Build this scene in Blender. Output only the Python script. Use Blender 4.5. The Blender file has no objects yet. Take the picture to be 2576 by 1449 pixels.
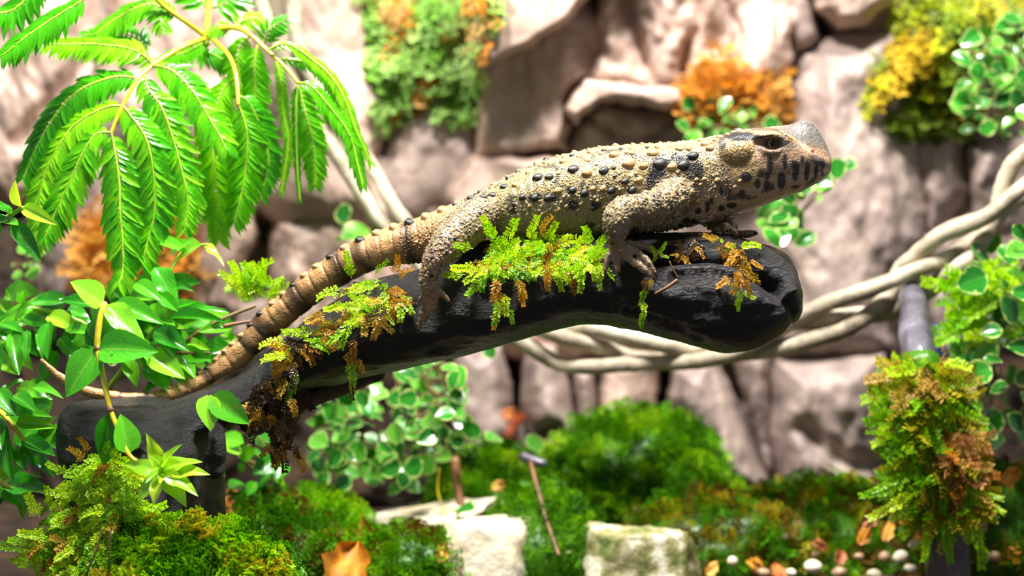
import bpy, bmesh, math, random
import numpy as np
from mathutils import Vector, Matrix
from mathutils.bvhtree import BVHTree

random.seed(7)
RNG = np.random.default_rng(7)
SC = bpy.context.scene
COL = SC.collection

# ------------------------------------------------------------------ camera
PITCH = math.radians(6.0)
FPX = 1288.0 / math.tan(math.radians(15.0))          # focal length in photo pixels (2576 wide)
FWD = Vector((0, math.cos(PITCH), -math.sin(PITCH)))
UP = Vector((0, math.sin(PITCH), math.cos(PITCH)))
CAM = FWD * -0.86
cd = bpy.data.cameras.new("camera")
cam = bpy.data.objects.new("camera", cd)
COL.objects.link(cam)
cam.location = CAM
cam.rotation_euler = (math.radians(90) - PITCH, 0, 0)
cd.sensor_width = 36.0
cd.angle = math.radians(30.0)
cd.clip_start = 0.02
cd.clip_end = 20
cd.dof.use_dof = True
cd.dof.focus_distance = 0.848
cd.dof.aperture_fstop = 5.3
SC.camera = cam

# ------------------------------------------------------------------ light
W = bpy.data.worlds.new("world")
SC.world = W
W.use_nodes = True
W.node_tree.nodes["Background"].inputs[0].default_value = (0.80, 0.90, 1.0, 1)
W.node_tree.nodes["Background"].inputs[1].default_value = 0.22

def area(name, loc, target, size, power, color=(1, 1, 1)):
    l = bpy.data.lights.new(name, 'AREA')
    l.shape = 'DISK'
    l.size = size
    l.energy = power
    l.color = color
    o = bpy.data.objects.new(name, l)
    COL.objects.link(o)
    o.location = loc
    o.rotation_euler = (Vector(target) - Vector(loc)).to_track_quat('-Z', 'Y').to_euler()
    return o

area("terrarium_lamp_left_offscreen", (-0.14, -0.10, 0.62), (-0.12, 0.14, -0.05), 0.10, 8.8, (1.0, 0.985, 0.95))
area("terrarium_lamp_right_offscreen", (0.15, -0.03, 0.60), (0.12, 0.14, -0.05), 0.10, 8.8, (1.0, 0.985, 0.95))

vs = SC.view_settings
vs.view_transform = 'Standard'
vs.look = 'None'
vs.exposure = 0.45
vs.gamma = 1.0
vs.use_curve_mapping = False
SC.cycles.use_denoising = True
SC.cycles.max_bounces = 8
SC.cycles.transparent_max_bounces = 8

# ------------------------------------------------------------------ helpers
def P(px, py, Y):
    """photo pixel -> world point on the vertical plane y = Y"""
    d = FWD + Vector((1, 0, 0)) * ((px - 1288.0) / FPX) + UP * (-(py - 724.5) / FPX)
    t = (Y - CAM.y) / d.y
    return CAM + d * t

def px_m(Y):
    return (Y - CAM.y) / FPX

def srgb(r, g, b):
    f = lambda c: (c / 255 / 12.92) if c / 255 <= 0.04045 else (((c / 255) + 0.055) / 1.055) ** 2.4
    return (f(r), f(g), f(b))

WL = {}
def tag(o, label=None, cat=None, group=None, kind=None):
    if label: o["label"] = label
    if cat: o["category"] = cat
    if group: o["group"] = group
    if kind: o["kind"] = kind
    return o

def empty(name, loc, label, cat, group=None):
    o = bpy.data.objects.new(name, None)
    COL.objects.link(o)
    o.empty_display_size = 0.01
    o.location = loc
    WL[o.name] = Vector(loc)
    return tag(o, label, cat, group)

def wloc(o):
    return WL.get(o.name, Vector((0, 0, 0))) if o else Vector((0, 0, 0))

def mesh(name, verts, faces, mats, smooth=True, cols=None, uvs=None, fmat=None):
    me = bpy.data.meshes.new(name)
    verts = np.asarray(verts, dtype=np.float64).reshape(-1, 3)
    me.from_pydata(verts.tolist() if len(verts) < 60000 else [tuple(v) for v in verts.tolist()], [], faces if isinstance(faces, list) else faces.tolist())
    for m in (mats if isinstance(mats, (list, tuple)) else [mats]):
        me.materials.append(m)
    if smooth:
        me.shade_smooth()
    if cols is not None:
        a = me.color_attributes.new("Col", 'FLOAT_COLOR', 'POINT')
        c = np.ones((len(verts), 4), dtype=np.float32)
        c[:, :3] = cols
        a.data.foreach_set("color", c.ravel())
    if uvs is not None:
        uv = me.uv_layers.new(name="UVMap")
        li = np.zeros(len(me.loops), dtype=np.int32)
        me.loops.foreach_get("vertex_index", li)
        uv.data.foreach_set("uv", np.asarray(uvs, dtype=np.float32)[li].ravel())
    if fmat is not None:
        me.polygons.foreach_set("material_index", np.asarray(fmat, dtype=np.int32))
    me.update()
    return me

def obj(name, me, parent=None, loc=None):
    """one mesh object whose vertices are in world space (moved to the parent's frame)"""
    o = bpy.data.objects.new(name, me)
    COL.objects.link(o)
    if parent is not None:
        o.parent = parent
        o.location = -wloc(parent)
        WL[o.name] = Vector((0, 0, 0))
    else:
        WL[o.name] = Vector((0, 0, 0))
    return o

def centre(o, at):
    """put a top-level mesh object's origin at a world point"""
    at = Vector(at)
    o.data.transform(Matrix.Translation(-at))
    o.location = at
    WL[o.name] = at
    return o

def inst(name, me, M, parent=None, mat=None):
    o = bpy.data.objects.new(name, me)
    COL.objects.link(o)
    if parent is not None:
        o.parent = parent
        M = Matrix.Translation(-wloc(parent)) @ M
    o.matrix_local = M
    if mat is not None and me.materials:
        o.material_slots[0].link = 'OBJECT'
        o.material_slots[0].material = mat
    return o

def frame(p, d, n, s=1.0, sx=None, sz=None):
    """matrix with +Y along d, +Z near n"""
    y = Vector(d).normalized()
    z = Vector(n) - y * y.dot(Vector(n))
    if z.length < 1e-6:
        z = y.orthogonal()
    z.normalize()
    x = y.cross(z)
    M = Matrix((x, y, z)).transposed().to_4x4()
    M = Matrix.Translation(p) @ M @ Matrix.Diagonal((sx if sx else s, s, sz if sz else s, 1))
    return M

def catmull(pts, per=8, closed=False):
    pts = np.asarray(pts, dtype=float)
    n = len(pts)
    out = []
    rng = range(n if closed else n - 1)
    for i in rng:
        if closed:
            p0, p1, p2, p3 = pts[(i - 1) % n], pts[i], pts[(i + 1) % n], pts[(i + 2) % n]
        else:
            p0, p1, p2, p3 = pts[max(i - 1, 0)], pts[i], pts[i + 1], pts[min(i + 2, n - 1)]
        for k in range(per):
            t = k / per
            out.append(0.5 * ((2 * p1) + (-p0 + p2) * t + (2 * p0 - 5 * p1 + 4 * p2 - p3) * t * t + (-p0 + 3 * p1 - 3 * p2 + p3) * t ** 3))
    if not closed:
        out.append(pts[-1])
    return np.array(out)

def tube(pts, radii, n=8, caps=True):
    """closed tapered tube along a polyline; returns verts, faces"""
    pts = np.asarray(pts, dtype=float)
    radii = np.asarray(radii, dtype=float)
    if caps:
        d0 = pts[0] - pts[1]; d0 /= np.linalg.norm(d0) + 1e-12
        d1 = pts[-1] - pts[-2]; d1 /= np.linalg.norm(d1) + 1e-12
        P0 = [pts[0] + d0 * radii[0] * k for k in (0.95, 0.6)]
        P1 = [pts[-1] + d1 * radii[-1] * k for k in (0.6, 0.95)]
        pts = np.vstack([P0, pts, P1])
        radii = np.concatenate([[radii[0] * .3, radii[0] * .8], radii, [radii[-1] * .8, radii[-1] * .3]])
    m = len(pts)
    T = np.gradient(pts, axis=0)
    T /= np.linalg.norm(T, axis=1)[:, None] + 1e-12
    u = np.cross(T[0], [0.13, 0.31, 0.94]); u /= np.linalg.norm(u) + 1e-12
    V = []
    for i in range(m):
        u = u - T[i] * np.dot(u, T[i]); u /= np.linalg.norm(u) + 1e-12
        w = np.cross(T[i], u)
        for k in range(n):
            a = 2 * math.pi * k / n
            V.append(pts[i] + radii[i] * (math.cos(a) * u + math.sin(a) * w))
    F = []
    for i in range(m - 1):
        for k in range(n):
            k2 = (k + 1) % n
            F.append((i * n + k, i * n + k2, (i + 1) * n + k2, (i + 1) * n + k))
    F.append(tuple(range(n))[::-1])
    F.append(tuple(range((m - 1) * n, m * n)))
    return np.array(V), F

class Join:
    """collects shapes into one mesh"""
    def __init__(s):
        s.V = []; s.F = []; s.C = []; s.n = 0
    def add(s, V, F, c=None):
        V = np.asarray(V)
        s.V.append(V)
        s.F += [tuple(i + s.n for i in f) for f in F]
        s.C.append(np.tile(np.array(c if c is not None else (1, 1, 1), dtype=float), (len(V), 1)) if c is None or np.ndim(c) == 1 else np.asarray(c))
        s.n += len(V)
    def mesh(s, name, mats, smooth=True):
        return mesh(name, np.vstack(s.V), s.F, mats, smooth, np.vstack(s.C))

def scatter(base_list, Ms, cols, pick=None):
    """many copies of small meshes as one vertex / face list; base = (V, F)"""
    Vs, Fs, Cs, n = [], [], [], 0
    for i, M in enumerate(Ms):
        V, F = base_list[pick[i] if pick is not None else i % len(base_list)]
        A = np.array(M)
        W_ = V @ A[:3, :3].T + A[:3, 3]
        Vs.append(W_)
        Fs.append(F + n)
        Cs.append(np.tile(cols[i], (len(V), 1)))
        n += len(V)
    return np.vstack(Vs), np.vstack(Fs), np.vstack(Cs)

def vnoise(p, seed=0):
    """cheap smooth 3D value noise, p (n,3) -> (n,) in -1..1"""
    p = np.asarray(p, dtype=float)
    i = np.floor(p).astype(np.int64); f = p - i
    f = f * f * (3 - 2 * f)
    def h(x, y, z):
        k = (x * 374761393 + y * 668265263 + z * 2147483647 + seed * 974634777) & 0xFFFFFFFF
        k = ((k ^ (k >> 13)) * 1274126177) & 0xFFFFFFFF
        k = k ^ (k >> 16)
        return (k & 0xFFFF) / 32767.5 - 1
    r = 0
    for dx in (0, 1):
        for dy in (0, 1):
            for dz in (0, 1):
                w = (f[:, 0] if dx else 1 - f[:, 0]) * (f[:, 1] if dy else 1 - f[:, 1]) * (f[:, 2] if dz else 1 - f[:, 2])
                r = r + w * h(i[:, 0] + dx, i[:, 1] + dy, i[:, 2] + dz)
    return r

def fbm(p, oct=3, seed=0):
    p = np.asarray(p, dtype=float)
    r = 0; a = 1.0
    for k in range(oct):
        r = r + a * vnoise(p * (2 ** k) + 17.3 * k, seed + k); a *= 0.5
    return r

def inpoly(x, y, poly):
    x = np.asarray(x, float); y = np.asarray(y, float)
    r = np.zeros(x.shape, bool)
    n = len(poly)
    for i in range(n):
        x1, y1 = poly[i]; x2, y2 = poly[(i + 1) % n]
        c = ((y1 > y) != (y2 > y)) & (x < (x2 - x1) * (y - y1) / ((y2 - y1) if y2 != y1 else 1e-9) + x1)
        r ^= c
    return r

def polydist(x, y, poly, closed=True):
    d = np.full(np.shape(x), 1e9)
    n = len(poly)
    for i in range(n if closed else n - 1):
        x1, y1 = poly[i]; x2, y2 = poly[(i + 1) % n]
        dx, dy = x2 - x1, y2 - y1
        t = np.clip(((x - x1) * dx + (y - y1) * dy) / (dx * dx + dy * dy + 1e-9), 0, 1)
        d = np.minimum(d, np.hypot(x - x1 - t * dx, y - y1 - t * dy))
    return d

# ------------------------------------------------------------------ materials
def nt(name):
    m = bpy.data.materials.new(name)
    m.use_nodes = True
    t = m.node_tree
    return m, t, t.nodes["Principled BSDF"], t.nodes["Material Output"]

def ramp(t, fac, stops):
    r = t.nodes.new("ShaderNodeValToRGB")
    e = r.color_ramp.elements
    while len(e) < len(stops):
        e.new(0.5)
    for i, (p, c) in enumerate(stops):
        e[i].position = p
        e[i].color = (*c, 1)
    if fac is not None:
        t.links.new(fac, r.inputs[0])
    return r.outputs[0]

def noise(t, scale, detail=4, rough=0.6, vec=None, dist=0.0):
    n = t.nodes.new("ShaderNodeTexNoise")
    n.inputs["Scale"].default_value = scale
    n.inputs["Detail"].default_value = detail
    n.inputs["Roughness"].default_value = rough
    n.inputs["Distortion"].default_value = dist
    if vec is not None:
        t.links.new(vec, n.inputs["Vector"])
    return n.outputs[0]

def geo_pos(t, scale=(1, 1, 1)):
    g = t.nodes.new("ShaderNodeNewGeometry")
    m = t.nodes.new("ShaderNodeMapping")
    m.inputs["Scale"].default_value = scale
    t.links.new(g.outputs["Position"], m.inputs["Vector"])
    return m.outputs[0]

def mixc(t, fac, a, b, mode='MIX'):
    m = t.nodes.new("ShaderNodeMix")
    m.data_type = 'RGBA'
    m.blend_type = mode
    for s, v in ((m.inputs[0], fac), (m.inputs[6], a), (m.inputs[7], b)):
        if isinstance(v, (int, float)):
            s.default_value = v
        elif isinstance(v, tuple):
            s.default_value = (*v, 1)
        else:
            t.links.new(v, s)
    return m.outputs[2]

def math_n(t, op, a, b=None):
    m = t.nodes.new("ShaderNodeMath")
    m.operation = op
    for i, v in enumerate((a, b)):
        if v is None: continue
        if isinstance(v, (int, float)): m.inputs[i].default_value = v
        else: t.links.new(v, m.inputs[i])
    return m.outputs[0]

def bump(t, h, strength, dist):
    b = t.nodes.new("ShaderNodeBump")
    b.inputs["Strength"].default_value = strength
    b.inputs["Distance"].default_value = dist
    t.links.new(h, b.inputs["Height"])
    return b.outputs[0]

def attr(t, name="Col"):
    a = t.nodes.new("ShaderNodeAttribute")
    a.attribute_name = name
    return a.outputs["Color"]

def rand(t):
    return t.nodes.new("ShaderNodeObjectInfo").outputs["Random"]

def noisy(name, stops, scale, rough=0.6, bscale=None, bstr=0.5, bdist=0.001, stretch=(1, 1, 1), spec=0.5, detail=6, coat=0.0, rough_noise=None, dist=0.0):
    m, t, b, o = nt(name)
    v = geo_pos(t, stretch)
    f = noise(t, scale, detail, 0.62, v, dist)
    t.links.new(ramp(t, f, stops), b.inputs["Base Color"])
    b.inputs["Roughness"].default_value = rough
    b.inputs["Specular IOR Level"].default_value = spec
    b.inputs["Coat Weight"].default_value = coat
    b.inputs["Coat Roughness"].default_value = 0.12
    if bscale:
        h = noise(t, bscale, 8, 0.65, v)
        t.links.new(bump(t, h, bstr, bdist), b.inputs["Normal"])
    if rough_noise:
        rr = t.nodes.new("ShaderNodeMapRange")
        t.links.new(noise(t, scale * 1.7, 4, 0.6, v), rr.inputs[0])
        rr.inputs[1].default_value = 0.35; rr.inputs[2].default_value = 0.65
        rr.inputs[3].default_value = rough_noise[0]; rr.inputs[4].default_value = rough_noise[1]
        t.links.new(rr.outputs[0], b.inputs["Roughness"])
    return m

def leafy(t, b, o, colour, trans=0.4, tboost=(1.15, 1.2, 0.55)):
    """adds thin-leaf light transmission to a principled leaf"""
    tr = t.nodes.new("ShaderNodeBsdfTranslucent")
    c = mixc(t, 1.0, colour, tuple(tboost), 'MULTIPLY')
    t.links.new(c, tr.inputs["Color"])
    mx = t.nodes.new("ShaderNodeMixShader")
    mx.inputs[0].default_value = trans
    t.links.new(b.outputs[0], mx.inputs[1])
    t.links.new(tr.outputs[0], mx.inputs[2])
    t.links.new(mx.outputs[0], o.inputs["Surface"])

def leaf_mat(name, stops, rough=0.22, trans=0.38, vein=0.25, edge=None, spots=0.0, coat=0.5):
    """uv leaf: u across (0..1), v along; colour by object random, midrib lines, optional pale margin"""
    m, t, b, o = nt(name)
    c = ramp(t, rand(t), stops)
    uv = t.nodes.new("ShaderNodeUVMap")
    sep = t.nodes.new("ShaderNodeSeparateXYZ")
    t.links.new(uv.outputs[0], sep.inputs[0])
    au = math_n(t, 'ABSOLUTE', math_n(t, 'SUBTRACT', sep.outputs[0], 0.5))
    mid = math_n(t, 'LESS_THAN', au, 0.022)
    ph = math_n(t, 'ADD', math_n(t, 'MULTIPLY', sep.outputs[1], 44.0), math_n(t, 'MULTIPLY', au, -34.0))
    sv = math_n(t, 'GREATER_THAN', math_n(t, 'SINE', ph), 0.9)
    vfac = math_n(t, 'MULTIPLY', math_n(t, 'MAXIMUM', mid, math_n(t, 'MULTIPLY', sv, 0.35)), vein)
    c = mixc(t, vfac, c, (0.62, 0.66, 0.22))
    pos = geo_pos(t)
    if edge:
        nz = noise(t, 260, 3, 0.6, pos)
        e = math_n(t, 'ADD', math_n(t, 'MULTIPLY', au, 2.0), math_n(t, 'MULTIPLY', math_n(t, 'SUBTRACT', nz, 0.5), 0.9))
        # radial distance from the middle of the blade
        dv = math_n(t, 'ABSOLUTE', math_n(t, 'SUBTRACT', sep.outputs[1], 0.5))
        rr = math_n(t, 'MAXIMUM', e, math_n(t, 'MULTIPLY', dv, 2.0))
        ef = math_n(t, 'GREATER_THAN', rr, 0.82)
        c = mixc(t, ef, c, edge)
    if spots:
        sp = math_n(t, 'GREATER_THAN', noise(t, 420, 2, 0.5, pos), 0.70)
        c = mixc(t, math_n(t, 'MULTIPLY', sp, spots), c, (0.55, 0.30, 0.04))
    lum = noise(t, 90, 3, 0.5, pos)
    c = mixc(t, 0.35, c, ramp(t, lum, [(0.3, (0.45, 0.5, 0.4)), (0.7, (1.3, 1.25, 1.2))]), 'MULTIPLY')
    t.links.new(c, b.inputs["Base Color"])
    b.inputs["Roughness"].default_value = rough
    b.inputs["Coat Weight"].default_value = coat
    b.inputs["Coat Roughness"].default_value = 0.08
    t.links.new(bump(t, noise(t, 500, 3, 0.6, pos), 0.25, 0.0006), b.inputs["Normal"])
    leafy(t, b, o, c, trans)
    return m

def col_mat(name, rough=0.5, trans=0.0, bscale=None, bstr=0.4, bdist=0.0004, coat=0.0, spec=0.5, voro=None, jit=0.3, tboost=(1.15, 1.2, 0.55)):
    """colour comes from the vertex colours of the thing"""
    m, t, b, o = nt(name)
    pos = geo_pos(t)
    c = attr(t)
    c = mixc(t, jit, c, ramp(t, noise(t, 900, 3, 0.6, pos), [(0.3, (0.35, 0.35, 0.35)), (0.7, (1.6, 1.6, 1.6))]), 'MULTIPLY')
    t.links.new(c, b.inputs["Base Color"])
    b.inputs["Roughness"].default_value = rough
    b.inputs["Specular IOR Level"].default_value = spec
    b.inputs["Coat Weight"].default_value = coat
    b.inputs["Coat Roughness"].default_value = 0.15
    if voro:
        vn = t.nodes.new("ShaderNodeTexVoronoi")
        vn.inputs["Scale"].default_value = voro
        t.links.new(pos, vn.inputs["Vector"])
        inv = math_n(t, 'SUBTRACT', 1.0, vn.outputs["Distance"])
        t.links.new(bump(t, inv, bstr, bdist), b.inputs["Normal"])
    elif bscale:
        t.links.new(bump(t, noise(t, bscale, 6, 0.6, pos), bstr, bdist), b.inputs["Normal"])
    if trans:
        leafy(t, b, o, c, trans, tboost)
    return m

M_ROCK = noisy("root_wall_stone", [(0.26, srgb(112, 94, 86)), (0.42, srgb(166, 140, 126)), (0.58, srgb(192, 162, 146)), (0.76, srgb(208, 186, 172))], 20, 0.42, 100, 0.4, 0.004, (1, 1, 0.6), 0.55, rough_noise=(0.28, 0.6), dist=0.5)
M_ROCKG = noisy("grey_root_stone", [(0.26, srgb(98, 84, 80)), (0.46, srgb(152, 132, 124)), (0.62, srgb(178, 156, 144)), (0.78, srgb(196, 180, 170))], 20, 0.45, 90, 0.45, 0.004, (1, 1, 0.5), 0.5, rough_noise=(0.3, 0.65), dist=0.6)
M_WALL = noisy("wall_backing", [(0.3, srgb(96, 82, 74)), (0.6, srgb(160, 138, 126))], 30, 0.7, 90, 0.8, 0.005)
M_SOIL = noisy("soil", [(0.3, srgb(38, 26, 16)), (0.5, srgb(58, 40, 25)), (0.65, srgb(88, 60, 34)), (0.8, srgb(66, 72, 28))], 60, 0.75, 300, 1.0, 0.004)
M_LOG = noisy("wet_black_wood", [(0.3, srgb(9, 7, 8)), (0.55, srgb(19, 14, 14)), (0.75, srgb(38, 28, 26))], 55, 0.3, 800, 0.9, 0.0016, (0.6, 1, 1), 0.42, coat=0.0, rough_noise=(0.14, 0.42))
M_STAKE = noisy("dark_post_wood", [(0.3, srgb(46, 42, 50)), (0.55, srgb(84, 78, 88)), (0.75, srgb(136, 132, 144))], 50, 0.3, 260, 0.6, 0.002, (1, 1, 0.3), 0.5, coat=0.4, rough_noise=(0.18, 0.5))
M_VINE = noisy("pale_vine_bark", [(0.3, srgb(96, 84, 66)), (0.5, srgb(168, 154, 130)), (0.7, srgb(208, 196, 172))], 45, 0.5, 420, 0.5, 0.0012, (1, 1, 1), 0.4)
M_STONE = noisy("pale_rock", [(0.3, srgb(150, 126, 92)), (0.48, srgb(214, 198, 166)), (0.7, srgb(240, 232, 214))], 40, 0.5, 160, 0.7, 0.003)
M_STONE2 = noisy("mossy_rock", [(0.36, srgb(84, 104, 30)), (0.48, srgb(156, 146, 92)), (0.58, srgb(222, 214, 186))], 70, 0.55, 240, 0.8, 0.003)
M_PEB = noisy("pebble", [(0.3, srgb(196, 178, 140)), (0.7, srgb(244, 236, 214))], 90, 0.3, 300, 0.2, 0.001)
M_PEB2 = noisy("brown_pebble", [(0.3, srgb(120, 88, 62)), (0.7, srgb(186, 150, 116))], 90, 0.35, 300, 0.2, 0.001)
M_BARK = noisy("brown_bark", [(0.3, srgb(34, 24, 15)), (0.7, srgb(70, 50, 30))], 50, 0.7, 240, 0.7, 0.002, (0.4, 1, 1))
M_TWIG = noisy("twig", [(0.3, srgb(70, 44, 24)), (0.7, srgb(132, 88, 48))], 90, 0.5)
M_BLUE = noisy("blue_plastic", [(0.3, srgb(14, 30, 74)), (0.7, srgb(24, 48, 108))], 20, 0.35)
M_LEAF = leaf_mat("creeper_leaf", [(0.0, srgb(30, 126, 20)), (0.4, srgb(62, 162, 26)), (0.8, srgb(102, 192, 34)), (1.0, srgb(146, 214, 46))], 0.2, 0.36, 0.22, None, 0.5)
M_LEAFD = M_LEAF
M_LEAFY = leaf_mat("young_leaf", [(0.0, srgb(146, 206, 44)), (0.6, srgb(178, 220, 50)), (1.0, srgb(206, 226, 66))], 0.22, 0.38, 0.2)
M_MIM = leaf_mat("feathery_leaflet", [(0.0, srgb(56, 164, 8)), (0.5, srgb(96, 194, 10)), (1.0, srgb(140, 216, 18))], 0.25, 0.42, 0.15, coat=0.35)
M_MIMD = M_MIM
M_FIG = leaf_mat("variegated_fig_leaf", [(0.0, srgb(16, 92, 24)), (0.6, srgb(40, 134, 34)), (1.0, srgb(110, 186, 58))], 0.22, 0.26, 0.1, edge=srgb(176, 194, 112))
M_FIGL = M_FIG
M_STEMY = noisy("yellow_stem", [(0.3, srgb(186, 156, 20)), (0.7, srgb(206, 200, 50))], 60, 0.3, coat=0.3)
M_STEMG = noisy("green_stem", [(0.3, srgb(110, 150, 30)), (0.7, srgb(176, 196, 60))], 60, 0.35)
M_STEMB = noisy("brown_stem", [(0.3, srgb(86, 66, 34)), (0.7, srgb(128, 110, 56))], 60, 0.5)
M_MOSS = col_mat("moss", 0.4, 0.35, coat=0.06, spec=0.3)
M_DRY = col_mat("dead_leaf_litter", 0.6, 0.15, 200, 0.5, 0.001, tboost=(1.2, 0.9, 0.5))
M_SKIN = col_mat("lizard_skin", 0.40, 0, voro=1150, bstr=0.55, bdist=0.0004, coat=0.12, jit=0.35)
M_SCALE = col_mat("lizard_scales", 0.45, 0, coat=0.05, jit=0.35, bscale=1500, bstr=.5)
def sprig_mat(name, stops):
    m, t, b, o = nt(name)
    c = ramp(t, rand(t), stops)
    c = mixc(t, 0.4, c, ramp(t, noise(t, 700, 3, 0.6, geo_pos(t)), [(0.3, (0.45, 0.5, 0.4)), (0.7, (1.45, 1.4, 1.3))]), 'MULTIPLY')
    t.links.new(c, b.inputs["Base Color"])
    b.inputs["Roughness"].default_value = 0.28
    b.inputs["Coat Weight"].default_value = 0.12
    b.inputs["Coat Roughness"].default_value = 0.1
    b.inputs["Specular IOR Level"].default_value = 0.35
    leafy(t, b, o, c, 0.4)
    return m
M_SPG = sprig_mat("moss_sprig_green", [(0.0, srgb(110, 176, 8)), (0.4, srgb(166, 212, 12)), (1.0, srgb(206, 226, 30))])
M_SPO = sprig_mat("moss_sprig_orange", [(0.0, srgb(166, 112, 22)), (0.5, srgb(196, 142, 26)), (1.0, srgb(214, 176, 50))])
M_SPB = sprig_mat("moss_sprig_brown", [(0.0, srgb(44, 28, 16)), (0.6, srgb(76, 50, 26)), (1.0, srgb(112, 78, 38))])
def glass(name):
    m, t, b, o = nt(name)
    b.inputs["Base Color"].default_value = (1, 1, 1, 1)
    b.inputs["Roughness"].default_value = 0.02
    b.inputs["Transmission Weight"].default_value = 1.0
    b.inputs["IOR"].default_value = 1.33
    return m
M_WATER = glass("water_drop")
# ------------------------------------------------------------------ the setting
def ground_z(x, y):
    x = np.asarray(x, float); y = np.asarray(y, float)
    z = -0.187 + np.clip(y - 0.03, -0.06, 0.4) * 0.085
    p = np.stack([np.broadcast_to(x, np.broadcast(x, y).shape).ravel() * 22, np.broadcast_to(y, np.broadcast(x, y).shape).ravel() * 22, np.zeros(np.broadcast(x, y).size)], 1)
    return z + 0.006 * fbm(p, 3, 5).reshape(z.shape)

nx, ny = 160, 90
gx, gy = np.meshgrid(np.linspace(-0.75, 0.75, nx), np.linspace(-0.3, 0.36, ny))
gz = ground_z(gx, gy)
V = np.stack([gx.ravel(), gy.ravel(), gz.ravel()], 1)
F = [(j * nx + i, j * nx + i + 1, (j + 1) * nx + i + 1, (j + 1) * nx + i) for j in range(ny - 1) for i in range(nx - 1)]
floor = obj("floor", mesh("floor", V, F, M_SOIL))
tag(floor, "dark soil floor of the terrarium under moss and stones", None, kind="structure")

YW = 0.315
def on_wall_grid(x0, x1, y0, y1, step):
    xs = np.arange(x0, x1 + step, step); ys = np.arange(y0, y1 + step, step)
    return np.meshgrid(xs, ys)

def pix_points(X, Y, D):
    """arrays of pixels + depth -> world points"""
    dx = (X - 1288.0) / FPX
    dy = -(Y - 724.5) / FPX
    d = np.stack([dx, FWD.y + dy * UP.y, FWD.z + dy * UP.z], -1)
    t = (D - CAM.y) / d[..., 1]
    return np.array(CAM) + d * t[..., None]

X, Y = on_wall_grid(-900, 3500, -900, 1420, 14)
D = YW + 0.012 * fbm(np.stack([X.ravel() / 160, Y.ravel() / 160, 0 * X.ravel()], 1), 3, 2).reshape(X.shape)
D = D - 0.014 * np.clip((900 - Y) / 60, 0, 1)
for hole in ([(610, 540), (700, 540), (690, 740), (600, 760)], [(1425, 240), (1700, 250), (1720, 290), (1450, 420), (1420, 400)], [(960, 270), (1020, 300), (1000, 400), (940, 380)], [(1650, 900), (1700, 920), (1690, 1080), (1640, 1080)],
             [(1950, 190), (1995, 150), (2000, 330), (1970, 330)], [(1480, -50), (1540, 0), (1500, 110), (1200, 200), (1195, 165)], [(-100, 340), (110, 420), (110, 650), (-100, 650)], [(1285, 870), (1312, 870), (1310, 1060), (1285, 1060)], [(2330, 300), (2450, 280), (2440, 420), (2340, 420)], [(620, 980), (800, 960), (800, 1250), (600, 1250)], [(1985, -50), (2060, 40), (2100, 90), (2010, 130)]):
    ins_ = inpoly(X, Y, hole); dd_ = polydist(X, Y, hole)
    D = D + .045 * np.where(ins_, np.clip(.35 + dd_ / 30, 0, 1), np.clip(.35 - dd_ / 30, 0, 1))
V = pix_points(X, Y, D)
h_, w_ = X.shape
F = [(j * w_ + i, (j + 1) * w_ + i, (j + 1) * w_ + i + 1, j * w_ + i + 1) for j in range(h_ - 1) for i in range(w_ - 1)]
wall = obj("wall_back", mesh("wall_back", V.reshape(-1, 3), F, M_WALL))
tag(wall, "sculpted back wall of pinkish-grey roots and stone", None, kind="structure")

def lump(name, poly, H, R, mat, seed, rough=0.004, step=7, lean=0.0, base=None, grooves=()):
    """a bulging root or boulder of the back wall from its outline; H = how far it stands out"""
    b = YW if base is None else base
    pl = np.array(poly, float)
    x0, y0 = pl.min(0) - step * 5; x1, y1 = pl.max(0) + step * 5
    X, Y = on_wall_grid(x0, x1, y0, y1, step)
    ins = inpoly(X, Y, poly)
    wob = 10 * fbm(np.stack([X.ravel() / 60, Y.ravel() / 60, 0 * X.ravel() + seed], 1), 3, seed).reshape(X.shape)
    d = polydist(X, Y, poly) * np.where(ins, 1, -1) + wob * (.5 if 22 <= seed <= 28 else 1) + (0 if 22 <= seed <= 28 else 13)
    t = np.clip(d / R, 0, 1)
    h = H * np.sqrt(np.clip(1 - (1 - t) ** 2, 0, 1))
    q = np.stack([X.ravel() / 75, Y.ravel() / 140, 0 * X.ravel() + seed * 3.1], 1)
    h = h + np.where(t > 0, rough * fbm(q, 4, seed + 9).reshape(X.shape) * np.minimum(1, t * 3), 0)
    yy = (Y - y0) / (y1 - y0)
    h = h + lean * (yy - 0.5)
    for gpts, gw, gd in grooves:
        gdst = polydist(X, Y, gpts, False)
        h = h - gd * np.exp(-(gdst / gw) ** 2)
    D = np.where(d > 0, b - h, b + 0.02)
    V = pix_points(X, Y, D).reshape(-1, 3)
    hh, ww = X.shape
    keep = d > 0
    F = []
    for j in range(hh - 1):
        for i in range(ww - 1):
            if keep[j, i] or keep[j, i + 1] or keep[j + 1, i] or keep[j + 1, i + 1]:
                F.append((j * ww + i, (j + 1) * ww + i, (j + 1) * ww + i + 1, j * ww + i + 1))
    used = np.unique(np.array(F))
    re = np.full(len(V), -1); re[used] = np.arange(len(used))
    F = [tuple(int(re[k]) for k in f) for f in F]
    return obj(name, mesh(name, V[used], F, mat), wall)

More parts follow.
